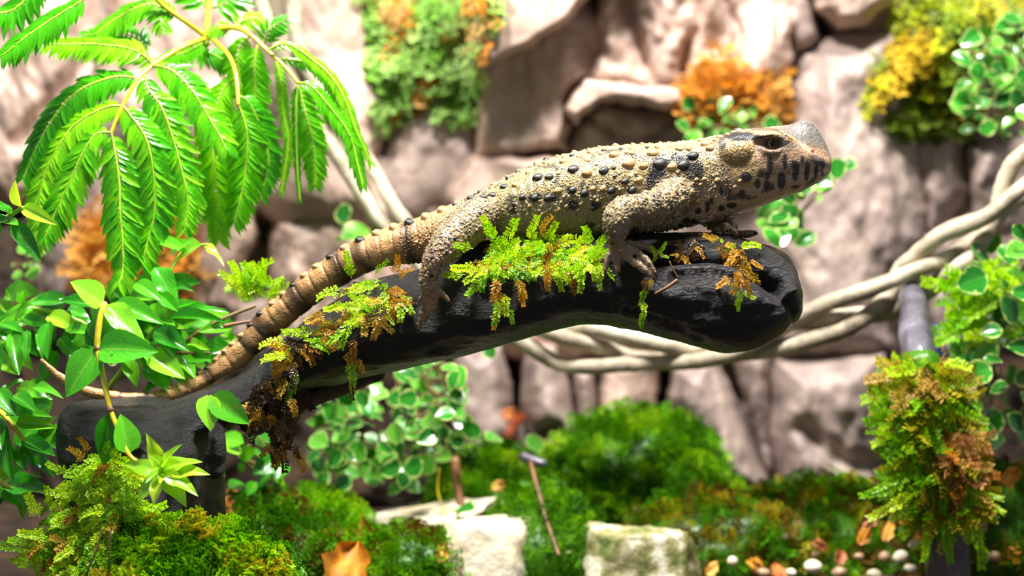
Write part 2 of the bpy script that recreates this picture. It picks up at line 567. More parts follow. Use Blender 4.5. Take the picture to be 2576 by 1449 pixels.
LUMPS = [
 ("boulder", [(-500, -300), (260, -300), (250, 60), (235, 200), (190, 300), (120, 420), (40, 520), (-500, 600)], .040, 130, M_ROCK, 1, .006, [([(240, 120), (120, 270), (40, 360)], 18, .014)]),
 ("root", [(120, 430), (275, 370), (300, 560), (285, 790), (120, 820), (110, 600)], .034, 80, M_ROCKG, 2, .004, []),
 ("boulder", [(300, -300), (640, -300), (640, 160), (600, 420), (470, 470), (330, 400), (260, 300), (260, 100)], .026, 90, M_ROCK, 3, .005, []),
 ("root", [(500, 470), (640, 500), (638, 560), (612, 690), (600, 800), (470, 800), (490, 600)], .034, 70, M_ROCK, 4, .004, []),
 ("boulder", [(700, 560), (850, 530), (980, 570), (1000, 900), (680, 900), (692, 660)], .030, 80, M_ROCK, 5, .005, []),
 ("root", [(660, -300), (890, -300), (935, 120), (985, 260), (955, 350), (950, 420), (1000, 520), (980, 590), (720, 570), (640, 500), (650, 200)], .042, 130, M_ROCK, 6, .004, []),
 ("boulder", [(990, 310), (1080, 240), (1195, 250), (1200, 390), (1165, 470), (1100, 560), (1010, 560), (960, 440)], .016, 60, M_ROCKG, 7, .006, []),
 ("plank", [(1195, 168), (1200, -300), (1800, -300), (1500, -20), (1420, 50), (1330, 112), (1260, 150)], .075, 26, M_ROCK, 8, .002, []),
 ("boulder", [(1205, 170), (1330, 60), (1470, -20), (1530, 80), (1490, 190), (1445, 215), (1422, 262), (1428, 382), (1205, 388)], .036, 36, M_ROCK, 9, .006, []),
 ("boulder", [(1130, 480), (1185, 396), (1422, 393), (1450, 610), (1120, 620)], .034, 34, M_ROCK, 10, .003, []),
 ("boulder", [(1500, 0), (1540, -300), (1740, -300), (1765, 60), (1722, 150), (1715, 232), (1640, 236), (1560, 226), (1465, 228), (1500, 120)], .048, 60, M_ROCK, 11, .008, [([(1560, -50), (1600, 90), (1640, 200)], 16, .01)]),
 ("boulder", [(1730, 60), (1780, -300), (2010, -300), (1992, 60), (1985, 150), (1945, 210), (1900, 270), (1720, 300), (1716, 160)], .040, 70, M_ROCK, 12, .008, [([(1800, -60), (1860, 80), (1830, 200)], 14, .008)]),
 ("root", [(1425, 275), (1475, 203), (1560, 212), (1705, 226), (1712, 256), (1600, 258), (1510, 246), (1450, 310)], .054, 22, M_ROCK, 13, .002, []),
 ("root", [(1465, 310), (1520, 262), (1580, 275), (1700, 275), (1720, 370), (1640, 420), (1450, 420), (1435, 385)], .022, 44, M_ROCK, 14, .006, [([(1480, 300), (1560, 350), (1700, 350)], 10, .007)]),
 ("boulder", [(2035, -300), (2260, -300), (2246, 12), (2190, 52), (2110, 66), (2062, 24)], .055, 50, M_ROCK, 15, .005, []),
 ("boulder", [(1985, -80), (2036, 10), (2052, 92), (2004, 124), (1990, 60)], .026, 30, M_ROCKG, 16, .005, []),
 ("root", [(2005, 220), (2060, 112), (2120, 90), (2260, 70), (2300, 300), (2325, 600), (2285, 700), (2255, 900), (1950, 910), (1950, 620), (1985, 380)], .046, 150, M_ROCKG, 17, .005, []),
 ("root", [(2300, 290), (2420, 330), (2425, 480), (2340, 590), (2315, 480)], .020, 50, M_ROCKG, 18, .006, []),
 ("root", [(2440, 370), (2576, 330), (2900, 250), (2900, 640), (2460, 580)], .030, 70, M_ROCKG, 19, .006, []),
 ("root", [(2335, 590), (2460, 540), (2900, 640), (2900, 900), (2350, 860)], .016, 60, M_ROCKG, 20, .006, []),
 ("boulder", [(2560, -300), (2950, -300), (2950, 250), (2450, 330), (2300, 270), (2270, 60), (2250, -300)], .028, 90, M_ROCKG, 21, .008, []),
 ("root", [(1150, 870), (1268, 856), (1290, 960), (1292, 1080), (1255, 1190), (1160, 1190), (1120, 1000)], .040, 62, M_ROCKG, 22, .004, []),
 ("root", [(1312, 850), (1400, 865), (1440, 1000), (1452, 1080), (1430, 1150), (1335, 1150), (1305, 980)], .048, 60, M_ROCKG, 23, .004, [([(1365, 1090), (1400, 1080), (1410, 1110)], 16, .02)]),
 ("root", [(1438, 930), (1500, 915), (1502, 1080), (1455, 1090)], .030, 30, M_ROCKG, 24, .004, []),
 ("boulder", [(1502, 915), (1650, 890), (1662, 1080), (1502, 1100)], .018, 40, M_ROCK, 25, .005, []),
 ("root", [(1690, 920), (1790, 880), (1842, 960), (1885, 1080), (1945, 1230), (1905, 1262), (1800, 1230), (1722, 1120), (1676, 1000)], .062, 75, M_ROCKG, 26, .005, []),
 ("root", [(1940, 890), (2250, 860), (2246, 1100), (2205, 1280), (2050, 1310), (1960, 1240), (1930, 1100)], .050, 120, M_ROCKG, 27, .007, [([(2020, 1080), (2120, 1160), (2230, 1180)], 26, .010)]),
 ("root", [(1830, 870), (1945, 880), (1945, 1060), (1960, 1250), (1930, 1230), (1880, 1050)], .026, 36, M_ROCKG, 28, .006, []),
 ("boulder", [(960, 590), (1430, 600), (1955, 620), (1955, 885), (1150, 885), (700, 900), (720, 620)], .024, 70, M_ROCK, 29, .006, []),
 ("boulder", [(640, 880), (1150, 870), (1140, 1280), (600, 1280)], .024, 90, M_SOIL, 30, .008, []),
 ("boulder", [(-600, 610), (110, 560), (110, 900), (300, 830), (480, 820), (600, 830), (620, 1280), (-600, 1300)], .026, 80, M_SOIL, 31, .008, []),
 ("root", [(2255, 900), (2900, 900), (2900, 1380), (2230, 1330)], .022, 80, M_SOIL, 32, .008, []),
]
for nm, pl, H, R, m, sd, ro, gr in LUMPS:
    lump(nm, pl, H, R, m, sd, ro, grooves=gr)

def bvh_of(objs):
    Vs, Fs, n = [], [], 0
    for o in objs:
        M = Matrix.Translation(wloc(o.parent) + o.location) if o.parent else Matrix.Translation(o.location)
        me = o.data
        v = np.zeros(len(me.vertices) * 3); me.vertices.foreach_get("co", v)
        v = v.reshape(-1, 3) + np.array(M.translation)
        Vs += [tuple(x) for x in v]
        Fs += [tuple(k + n for k in p.vertices) for p in me.polygons]
        n += len(v)
    return BVHTree.FromPolygons(Vs, Fs)
WALL_BVH = bvh_of([wall, floor] + [o for o in wall.children])

def hit(bvh, px, py):
    """where the line of sight through a photo pixel first meets a surface"""
    d = (P(px, py, 1.0) - CAM).normalized()
    h = bvh.ray_cast(CAM, d)
    return (h[0], h[1]) if h[0] is not None else (P(px, py, YW), Vector((0, -1, 0)))
# ------------------------------------------------------------------ driftwood
def remeshed(name, parts, voxel, smooth, iters):
    """union of closed shapes as one continuous surface"""
    j = Join()
    for V, F in parts:
        j.add(V, F)
    me = bpy.data.meshes.new(name)
    me.from_pydata([tuple(v) for v in np.vstack(j.V)], [], j.F)
    o = bpy.data.objects.new(name, me)
    COL.objects.link(o)
    r = o.modifiers.new("r", 'REMESH'); r.mode = 'VOXEL'; r.voxel_size = voxel; r.use_smooth_shade = True
    s = o.modifiers.new("s", 'SMOOTH'); s.factor = smooth; s.iterations = iters
    dg = bpy.context.evaluated_depsgraph_get()
    out = bpy.data.meshes.new_from_object(o.evaluated_get(dg))
    bpy.data.objects.remove(o); bpy.data.meshes.remove(me)
    out.name = name
    return out

def get_co(me):
    v = np.zeros(len(me.vertices) * 3); me.vertices.foreach_get("co", v); return v.reshape(-1, 3)
def get_no(me):
    v = np.zeros(len(me.vertices) * 3); me.vertices.foreach_get("normal", v); return v.reshape(-1, 3)
def set_co(me, v):
    me.vertices.foreach_set("co", np.ascontiguousarray(v).ravel()); me.update()
def set_cols(me, c):
    a = me.color_attributes.new("Col", 'FLOAT_COLOR', 'POINT')
    cc = np.ones((len(c), 4), dtype=np.float32); cc[:, :3] = c
    a.data.foreach_set("color", cc.ravel())

def loft(stations, sections, per=5, n=40):
    """stations: (xt,yt,xb,yb,Y,w); sections: list of closed control polygons (u lateral: -1 near, v up) per station"""
    st = catmull(np.array([s[:6] for s in stations], float), per)
    se = catmull(np.array(sections, float).reshape(len(sections), -1), per)
    V = []
    for s, q in zip(st, se):
        T = np.array(P(s[0], s[1], s[4])); B = np.array(P(s[2], s[3], s[4]))
        C = (T + B) / 2; H = (T - B) / 2
        sec = catmull(q.reshape(-1, 2), max(2, n // len(sections[0])), True)
        L = np.array([0, 1.0, 0])
        for u, v in sec:
            V.append(C + H * v + L * u * max(s[5], 1e-4))
    k = len(V) // len(st)
    F = [(i * k + a, i * k + (a + 1) % k, (i + 1) * k + (a + 1) % k, (i + 1) * k + a) for i in range(len(st) - 1) for a in range(k)]
    F.append(tuple(range(k))[::-1]); F.append(tuple(range((len(st) - 1) * k, len(st) * k)))
    return np.array(V), F

def ell(n=10, p=1.0):
    out = []
    for i in range(n):
        a = math.pi / 2 + 2 * math.pi * i / n
        c, s = math.cos(a), math.sin(a)
        out.append((math.copysign(abs(c) ** p, c), math.copysign(abs(s) ** p, s)))
    return out

LOG = [(2017, 742, 2017, 776, .0, .006), (2008, 695, 2008, 800, .0, .015), (1985, 655, 1985, 816, .0, .021), (1950, 628, 1950, 844, .0, .025),
       (1900, 608, 1895, 876, .0, .028), (1840, 592, 1835, 885, .0, .029), (1770, 584, 1765, 878, .0, .029), (1700, 584, 1690, 858, .001, .029),
       (1620, 585, 1610, 832, .003, .029), (1540, 588, 1530, 813, .005, .029), (1460, 588, 1455, 813, .006, .029), (1370, 590, 1375, 832, .007, .029),
       (1280, 596, 1290, 858, .009, .029), (1180, 618, 1190, 888, .011, .028), (1090, 664, 1100, 906, .012, .027), (1000, 685, 1010, 924, .015, .026),
       (920, 712, 930, 943, .018, .026), (840, 760, 860, 960, .02, .025), (770, 805, 790, 970, .022, .025), (700, 860, 730, 988, .023, .024),
       (640, 910, 670, 1015, .022, .023), (580, 955, 600, 1062, .018, .022), (500, 990, 510, 1120, .012, .022), (420, 1015, 430, 1160, .008, .02), (360, 1040, 370, 1150, .008, .012)]
logV, logF = loft(LOG, [ell(10, 0.9)] * len(LOG), 4, 40)
# the stump: rings left..right, stacked downwards
ST = [(1002, 235, 360, .014), (1012, 185, 430, .024), (1035, 160, 480, .030), (1075, 148, 540, .034), (1120, 145, 560, .035), (1180, 150, 560, .035),
      (1250, 160, 552, .036), (1320, 163, 555, .037), (1400, 158, 565, .039), (1480, 145, 580, .041), (1660, 120, 610, .044)]
V = []
for y, xl, xr, dep in ST:
    a = np.array(P(xl, y, .012)); b = np.array(P(xr, y, .012))
    for k in range(28):
        t = 2 * math.pi * k / 28
        rr = 1 + 0.06 * math.sin(3 * t + y * .01) + .04 * math.sin(5 * t + 1)
        V.append((a + b) / 2 + (b - a) / 2 * math.cos(t) * rr + np.array([0, dep * math.sin(t) * rr, 0]))
F = [(i * 28 + k, i * 28 + (k + 1) % 28, (i + 1) * 28 + (k + 1) % 28, (i + 1) * 28 + k) for i in range(len(ST) - 1) for k in range(28)]
F.append(tuple(range(28))[::-1]); F.append(tuple(range((len(ST) - 1) * 28, len(ST) * 28)))
knob = tube(catmull([P(540, 1180, -.010), P(545, 1120, -.012), P(543, 1076, -.012)], 6), np.linspace(.0055, .0028, 13), 12)
me = remeshed("driftwood_branch", [(logV, logF), (np.array(V), F), knob], 0.0011, 0.5, 8)
co, no = get_co(me), get_no(me)
# long grain, knots and the hollow along the top of the end
g = fbm(co * [60, 220, 220], 3, 3) * .0004 + fbm(co * [40, 60, 60], 2, 8) * .0011
co2 = co + no * g[:, None]
pre = BVHTree.FromPolygons([tuple(v) for v in co], [tuple(p.vertices) for p in me.polygons])
def groove(co, no, pts, w, dep):
    q = []
    for x, y in pts:
        h = pre.ray_cast(CAM, (P(x, y, 1.0) - CAM).normalized())
        if h[0] is not None: q.append(np.array(h[0]))
    q = catmull(q, 6)
    d = np.min(np.linalg.norm(co[:, None, :] - q[None], axis=2), axis=1)
    return -no * (dep * np.exp(-(d / w) ** 2))[:, None]
idx = np.where(co[:, 0] > P(1480, 700, 0).x)[0]
dd = np.zeros_like(co)
for pts, w, dep in [([(1650, 645), (1760, 640), (1850, 650), (1920, 685), (1955, 715)], .0042, .0075),
                    ([(1890, 690), (1935, 712), (1962, 735)], .0035, .0045),
                    ([(1690, 676), (1780, 668), (1880, 688)], .0022, -.0024),
                    ([(1890, 622), (1950, 650), (1985, 690), (1996, 730)], .0028, -.0020),
                    ([(1560, 740), (1660, 765), (1780, 785), (1900, 785), (1980, 770)], .0028, .0010),
                    ([(1580, 790), (1700, 820), (1830, 835), (1930, 815)], .0028, .0009),
                    ([(1500, 770), (1620, 795), (1760, 855)], .0026, .0008), ([(1985, 760), (2005, 790)], .0022, .0026)]:
    dd[idx] += groove(co[idx], no[idx], pts, w, dep)
dd[idx] += no[idx] * (fbm(co[idx] * 420, 2, 12) * .00014)[:, None]
set_co(me, co2 + dd)
me.materials.append(M_LOG)
me.shade_smooth()
log = obj("driftwood_branch", me)
tag(log, "wet blackish driftwood branch and stump carrying the lizard", "driftwood")
LOG_BVH = bvh_of([log])

# ------------------------------------------------------------------ lizard
def head_sec(vc, roll=0.1):
    # top, near canthus, near cheek, near lip, near jaw, chin, far jaw, far lip, far cheek, far canthus
    return [(roll, 1.0), (-0.70, vc), (-1.0, vc * 0.45 - 0.12), (-0.98, -0.30), (-0.72, -0.78), (0, -1.0), (0.70, -0.78), (0.96, -0.25), (0.95, 0.30), (0.68, 0.86)]
BODY = [(2090, 398, 2089, 424, .0, .0036), (2084, 374, 2082, 440, .0, .0062), (2070, 346, 2066, 455, .0, .0085), (2049, 316, 2044, 467, .0, .0105),
        (2023, 306, 2018, 481, .0, .0122), (1986, 316, 1980, 494, .001, .0142), (1948, 319, 1940, 509, .002, .0162), (1905, 323, 1895, 526, .003, .0176),
        (1860, 328, 1850, 540, .004, .0178), (1812, 338, 1800, 551, .005, .0168), (1750, 352, 1745, 566, .006, .0170), (1690, 358, 1690, 577, .007, .0188),
        (1620, 362, 1620, 586, .008, .0202), (1540, 367, 1540, 592, .009, .0216), (1460, 379, 1465, 597, .010, .0225), (1380, 400, 1390, 600, .011, .0225),
        (1310, 428, 1325, 598, .012, .021), (1250, 460, 1270, 596, .013, .018), (1190, 493, 1215, 598, .015, .0155), (1130, 517, 1150, 622, .017, .0135),
        (1060, 545, 1080, 655, .019, .0118), (990, 567, 1000, 667, .021, .0108), (920, 594, 945, 678, .023, .0100), (857, 624, 890, 705, .025, .0094),
        (790, 671, 834, 737, .027, .0086), (739, 708, 782, 776, .029, .0079), (690, 753, 732, 816, .030, .0072), (642, 793, 700, 845, .031, .0066),
        (601, 845, 658, 882, .031, .006), (566, 874, 618, 920, .031, .0055), (532, 911, 575, 942, .030, .005), (497, 936, 538, 965, .029, .0047),
        (457, 963, 488, 990, .027, .0043), (420, 975, 435, 1012, .025, .0038), (380, 985, 385, 1022, .023, .0034), (340, 988, 335, 1021, .02, .003),
        (290, 985, 280, 1011, .018, .0026), (240, 976, 228, 1000, .016, .0022), (190, 960, 178, 980, .014, .0018), (150, 935, 140, 950, .013, .0013), (105, 900, 98, 908, .012, .0008)]
SEC = [head_sec(.5), head_sec(.35), head_sec(.22), head_sec(.12), head_sec(.32), head_sec(.68), head_sec(.86, 0), head_sec(.82, 0)]
SEC += [ell(10, 0.92)] * (len(BODY) - len(SEC))
parts = [loft(BODY, SEC, 4, 50)]
def limb(pts, per=6, n=14):
    c = catmull([(*P(x, y, Y), r) for x, y, Y, r in pts], per)
    return tube(c[:, :3], c[:, 3], n)
mm = 0.001
LIMBS = [
 [(1712, 478, -.004, 9*mm), (1680, 505, -.014, 8*mm), (1625, 522, -.022, 6.6*mm), (1570, 532, -.027, 6.6*mm), (1552, 556, -.029, 6.4*mm), (1550, 585, -.029, 5*mm), (1550, 608, -.0275, 3.7*mm), (1556, 626, -.0265, 3.6*mm), (1568, 638, -.026, 3.0*mm)],
 [(1210, 540, .000, 9.5*mm), (1165, 578, -.010, 9*mm), (1125, 615, -.018, 7.4*mm), (1097, 648, -.022, 5.6*mm), (1084, 676, -.023, 4.4*mm), (1078, 700, -.022, 3.8*mm), (1080, 722, -.0215, 4.0*mm), (1084, 738, -.021, 3.2*mm)],
 # far arm on top of the branch
 [(1770, 520, .016, 7*mm), (1810, 560, .024, 5.2*mm), (1826, 558, .020, 4.2*mm), (1836, 575, .016, 3.2*mm), (1842, 588, .012, 2.8*mm)],
 # far hind leg
 [(1200, 550, .030, 8*mm), (1160, 610, .036, 6*mm), (1130, 650, .034, 4*mm), (1110, 676, .030, 3*mm)],
]
FINGERS = [
 # near hand
 [(1546, 618, -.027, 1.9*mm), (1534, 640, -.028, 1.6*mm), (1526, 663, -.0285, 1.4*mm), (1521, 684, -.0285, 1.0*mm)],
 [(1560, 632, -.0265, 2.1*mm), (1592, 658, -.0278, 1.75*mm), (1620, 678, -.0290, 1.55*mm), (1642, 698, -.0292, 1.05*mm)],
 [(1576, 622, -.0255, 2.0*mm), (1606, 636, -.0265, 1.7*mm), (1630, 660, -.0285, 1.5*mm), (1648, 686, -.0292, 1.0*mm)],
 [(1580, 615, -.022, 1.9*mm), (1612, 618, -.021, 1.6*mm), (1646, 632, -.021, 1.3*mm), (1668, 648, -.0225, .9*mm)],
 [(1550, 628, -.0265, 1.9*mm), (1552, 655, -.0282, 1.5*mm), (1556, 682, -.0290, 1.0*mm)],
 # near foot
 [(1092, 728, -.021, 1.8*mm), (1110, 738, -.0215, 1.5*mm), (1126, 756, -.0215, .95*mm)],
 [(1072, 730, -.0215, 1.7*mm), (1064, 742, -.0215, 1.4*mm), (1059, 752, -.0215, 1.0*mm)],
 [(1076, 736, -.021, 2.0*mm), (1068, 768, -.0205, 1.6*mm), (1060, 800, -.0195, 1.4*mm), (1054, 826, -.0185, .95*mm)],
 [(1086, 738, -.021, 1.9*mm), (1080, 768, -.0205, 1.6*mm), (1073, 800, -.0195, 1.1*mm)],
 [(1092, 736, -.021, 1.8*mm), (1094, 758, -.0205, 1.4*mm), (1092, 778, -.020, 1.0*mm)],
 # far hand
 [(1838, 582, .010, 1.9*mm), (1862, 588, .004, 1.7*mm), (1882, 588, .000, 1.6*mm), (1899, 586, -.002, 1.1*mm)],
 [(1836, 580, .008, 1.9*mm), (1842, 584, .002, 1.6*mm), (1852, 590, -.003, 1.2*mm)],
 [(1830, 574, .008, 1.9*mm), (1822, 572, .002, 1.6*mm), (1820, 580, -.003, 1.2*mm)],
 [(1826, 570, .010, 1.8*mm), (1808, 574, .004, 1.5*mm), (1796, 582, -.002, 1.1*mm)],
]
for L_ in LIMBS: parts.append(limb(L_))
for L_ in FINGERS:
    c_ = catmull([(*P(x, y, Y), r * 1.12) for x, y, Y, r in L_], 9)
    parts.append(tube(c_[:, :3], c_[:, 3] * (1 + .10 * np.sin(np.arange(len(c_)) * 1.4)), 10))
# cheek bulge, brow ridge
def blob(px, py, Y, rx, ry, rz):
    bm = bmesh.new(); bmesh.ops.create_icosphere(bm, subdivisions=3, radius=1)
    V = np.array([v.co for v in bm.verts]) * [rx, ry, rz] + np.array(P(px, py, Y)); F = [tuple(v.index for v in f.verts) for f in bm.faces]
    bm.free(); return V, F
parts.append(blob(1858, 384, -.0085, .0085, .0065, .0062))
parts.append(blob(1872, 440, -.0070, .0090, .0080, .0085))
parts.append(limb([(1902, 350, -.0108, 1.6*mm), (1922, 341, -.0128, 1.9*mm), (1946, 341, -.0128, 1.9*mm), (1972, 352, -.0112, 1.6*mm), (2000, 362, -.0088, 1.1*mm)]))
parts.append(limb([(1914, 374, -.0126, 1.0*mm), (1934, 383, -.0140, 1.2*mm), (1956, 382, -.0134, 1.1*mm), (1978, 372, -.0116, .9*mm)]))
parts.append(limb([(1975, 340, -.0112, 1.0*mm), (2006, 359, -.0092, .9*mm), (2046, 383, -.0074, .8*mm), (2066, 392, -.0062, .7*mm)]))
#mouth
lme = remeshed("lizard", parts, 0.00055, 0.5, 5)
co, no = get_co(lme), get_no(lme)
# spine coordinate of every vertex
cst = catmull(np.array([s[:6] for s in BODY], float), 4)
SPT = np.array([np.array(P((s[0] + s[2]) / 2, (s[1] + s[3]) / 2, s[4])) for s in cst])
SPH = np.array([np.linalg.norm(np.array(P(s[0], s[1], s[4])) - np.array(P(s[2], s[3], s[4]))) / 2 for s in cst])
SPU = np.array([np.array(P(s[0], s[1], s[4])) - np.array(P(s[2], s[3], s[4])) for s in cst]); SPU /= np.linalg.norm(SPU, axis=1)[:, None]
SPX = (cst[:, 0] + cst[:, 2]) / 2
seg = np.linalg.norm(np.diff(SPT, axis=0), axis=1)
SPS = np.concatenate([[0], np.cumsum(seg)])
def spine(co):
    """nearest spine sample, smooth arc length, photo-x of that station, height -1..1"""
    s = np.zeros(len(co)); hh = np.zeros(len(co)); xx = np.zeros(len(co))
    A, B = SPT[:-1], SPT[1:]
    AB = B - A; L2 = (AB ** 2).sum(1)
    for i0 in range(0, len(co), 20000):
        c = co[i0:i0 + 20000]
        t = np.clip(((c[:, None, :] - A[None]) * AB[None]).sum(2) / L2[None], 0, 1)
        q = A[None] + AB[None] * t[..., None]
        d = ((c[:, None, :] - q) ** 2).sum(2)
        k = d.argmin(1); r = np.arange(len(c)); tt = t[r, k]
        s[i0:i0 + 20000] = SPS[k] + seg[k] * tt
        xx[i0:i0 + 20000] = SPX[k] * (1 - tt) + SPX[k + 1] * tt
        hh[i0:i0 + 20000] = ((c - q[r, k]) * SPU[k]).sum(1) / SPH[k]
    return s, hh, xx
S, HH, XX = spine(co)
# ringed tail: grooves between the whorls, whorls swelling towards their rear edge
tail_start = np.interp(-1120, -SPX, SPS)
ts = S - tail_start
tail_len = SPS[-1] - tail_start
u = np.clip(ts, 0, None)
k_ring = 17.5 * np.log1p(u / (tail_len * 0.55)) / np.log1p(1 / 0.55) * 1.35
ph = k_ring - np.floor(k_ring)
amp = np.clip(ts / .01, 0, 1) * np.clip((tail_len - ts) / (tail_len * .7), 0.15, 1) * 0.0006
body_like = ts > 0
co = co + no * np.where(body_like, amp * (0.2 * ph - 1.1 * np.exp(-((ph - 0.0) / .07) ** 2) - 1.1 * np.exp(-((ph - 1.0) / .07) ** 2)), 0)[:, None]
# loose skin folds across the flank and behind the head
fold = np.sin(S * 1500 + 2.0 * fbm(co * 120, 2, 4)) * 0.00016 * np.clip((XX - 1150) / 200, 0, 1) * np.clip((1800 - XX) / 80, 0, 1)
co = co + no * (fold + 0.00022 * fbm(co * 260, 2, 21))[:, None]
mp = []
for x, y in ((2084, 428), (2060, 434), (2020, 440), (1980, 443), (1945, 442), (1915, 434)):
    hb = BVHTree.FromPolygons([tuple(v) for v in co], [tuple(p.vertices) for p in lme.polygons]) if not mp else hb
    h = hb.ray_cast(CAM, (P(x, y, 1.0) - CAM).normalized())
    if h[0] is not None: mp.append(np.array(h[0]))
mp = catmull(mp, 8)
sel = np.where(XX > 1890)[0]
dm = np.min(np.linalg.norm(co[sel][:, None, :] - mp[None], axis=2), axis=1)
co[sel] -= no[sel] * (.0007 * np.exp(-(dm / .0007) ** 2))[:, None]
set_co(lme, co)
LBVH = BVHTree.FromPolygons([tuple(v) for v in co], [tuple(p.vertices) for p in lme.polygons])
def on_lizard(px, py):
    d = (P(px, py, 1.0) - CAM).normalized()
    h = LBVH.ray_cast(CAM, d)
    return (h[0], h[1]) if h[0] is not None else (None, None)

def mark_dist(co, px, py, rx, ry, rot=0):
    """normalised distance, in the plane of the flank, from a mark on the near side"""
    p, n = on_lizard(px, py)
    if p is None: return np.full(len(co), 9.0)
    k = px_m(p.y)
    dx = (co[:, 0] - p.x) / k; dz = -(co[:, 2] - p.z) / k
    c, s_ = math.cos(rot), math.sin(rot)
    return np.hypot((dx * c + dz * s_) / rx, (-dx * s_ + dz * c) / ry)

def skin_colour(co, S, HH, XX, NZ):
    n1 = fbm(co * 150, 3, 31); n2 = fbm(co * 420, 2, 32); n3 = fbm(co * 60, 2, 33)
    back = np.array(srgb(146, 127, 84)); flank = np.array(srgb(140, 122, 88)); belly = np.array(srgb(146, 128, 96)); dark = np.array(srgb(24, 22, 20))
    tailc = np.array(srgb(178, 134, 84)); taild = np.array(srgb(52, 34, 24)); headc = np.array(srgb(134, 106, 80)); snout = np.array(srgb(98, 92, 86)); throat = np.array(srgb(168, 136, 106)); cheek = np.array(srgb(146, 120, 72)); legc = np.array(srgb(124, 106, 72))
    def mx(a, b, f): return a * (1 - f[:, None]) + b * f[:, None]
    sm = lambda x, a, b: np.clip((x - a) / (b - a), 0, 1)
    c = np.tile(back, (len(co), 1))
    c = mx(c, flank, sm(-HH, -.45, .25))
    c = mx(c, belly, sm(-HH, .3, .8))
    c = mx(c, np.tile(np.array(srgb(164, 150, 110)), (len(co), 1)), np.clip(sm(n1, .0, .6) * .5, 0, 1))
    c = mx(c, dark, .8 * sm(n1 + .5 * n2, .5, .8) * sm(XX, 1150, 1250))
    # tail
    tl = sm(-XX, -1170, -1080)
    c = mx(c, tailc, tl)
    c = mx(c, np.array(srgb(150, 112, 76)), tl * sm(n1, 0, .5) * .6)
    for bx, wd in ((1035, 20), (915, 16), (862, 20), (756, 22), (668, 18), (630, 10), (528, 16), (366, 16), (300, 8)):
        c = mx(c, taild, tl * np.exp(-((XX - bx + 7 * n1) / wd) ** 2) * .9)
    # head
    hd = sm(XX, 1790, 1850)
    c = mx(c, headc, hd)
    c = mx(c, throat, sm(XX, 1690, 1760) * sm(-HH, -.05, .35))
    top = sm(NZ, .2, .7)
    c = mx(c, snout, sm(XX, 1975, 2005) * sm(HH, .2, .5))
    blotch = sm(n1 + .5 * n2, .35, .7) * sm(XX, 1640, 1720) * sm(-HH, .0, .4)
    c = mx(c, dark, blotch * .85)
    def mk(c, px, py, rx, ry, col, f=1.0, rot=0, soft=.2):
        d = mark_dist(co, px, py, rx, ry, rot) + .22 * n2 + .12 * n1
        return mx(c, np.asarray(col), f * np.clip((1 + soft - d) / (2 * soft), 0, 1))
    c = mk(c, 1860, 384, 42, 27, cheek, .95); c = mk(c, 1872, 430, 36, 34, cheek, .7)
    c = mk(c, 1866, 343, 50, 11, srgb(10, 10, 9), 1); c = mk(c, 1815, 360, 8, 20, dark, .85, .3)
    c = mk(c, 1943, 362, 22, 16, srgb(58, 36, 26), .95)
    c = mk(c, 1938, 334, 36, 8, srgb(200, 158, 96), .9); c = mk(c, 1930, 326, 40, 4, srgb(60, 40, 26), .8); c = mk(c, 1990, 348, 20, 7, srgb(206, 150, 100), 1, .6); c = mk(c, 2028, 371, 30, 6, srgb(180, 146, 118), .95, .58); c = mk(c, 1925, 343, 30, 3, dark, .8, -.15); c = mk(c, 1965, 335, 20, 3, dark, .8, .5); c = mk(c, 1976, 356, 8, 7, srgb(200, 180, 150), .8)
    for x, y, rx, ry in ((1938, 412, 9, 20), (1974, 408, 6, 22), (2002, 430, 9, 26), (1966, 455, 10, 26), (2030, 430, 7, 24), (1928, 468, 8, 16), (1906, 462, 7, 12), (1913, 440, 7, 6),
                         (1930, 442, 8, 8), (1996, 415, 6, 12), (2052, 432, 6, 20), (1875, 445, 16, 12), (1866, 488, 10, 10), (1840, 516, 14, 7), (1816, 523, 9, 7), (1780, 520, 7, 16),
                         (1756, 530, 9, 9), (1728, 556, 12, 9), (1745, 556, 8, 8), (1815, 480, 7, 12), (1790, 505, 6, 8), (1705, 520, 8, 10), (1715, 475, 10, 9), (2018, 400, 6, 10), (2070, 425, 5, 16), (2000, 470, 10, 5)):
        c = mk(c, x, y, rx, ry, dark, .95)
    # black shoulder blotches
    for x, y, rx, ry in ((1748, 430, 18, 24), (1722, 416, 14, 16), (1655, 430, 18, 30), (1672, 410, 13, 14), (1737, 395, 10, 10), (1640, 460, 13, 16), (1590, 478, 9, 9), (1538, 480, 9, 8), (1435, 478, 8, 8), (1385, 500, 12, 8), (1345, 497, 12, 8), (1470, 485, 8, 8), (1700, 395, 9, 8), (1440, 515, 14, 9), (1500, 515, 10, 10), (1560, 505, 10, 9)):
        c = mk(c, x, y, rx * 1.3, ry * 1.25, srgb(14, 13, 13), .97)
    c = mk(c, 2060, 405, 22, 12, srgb(40, 40, 44), .8, .5); c = mk(c, 2044, 381, 5, 4, srgb(110, 40, 26), 1)
    c = mk(c, 2078, 428, 10, 7, srgb(200, 180, 150), .8)
    return np.clip(c, .004, 1)
def finish_colour(co, no):
    S, HH, XX = spine(co)
    c = skin_colour(co, S, HH, XX, no[:, 2])
    return c, S, HH, XX
no = get_no(lme)
lc, S, HH, XX = finish_colour(co, no)
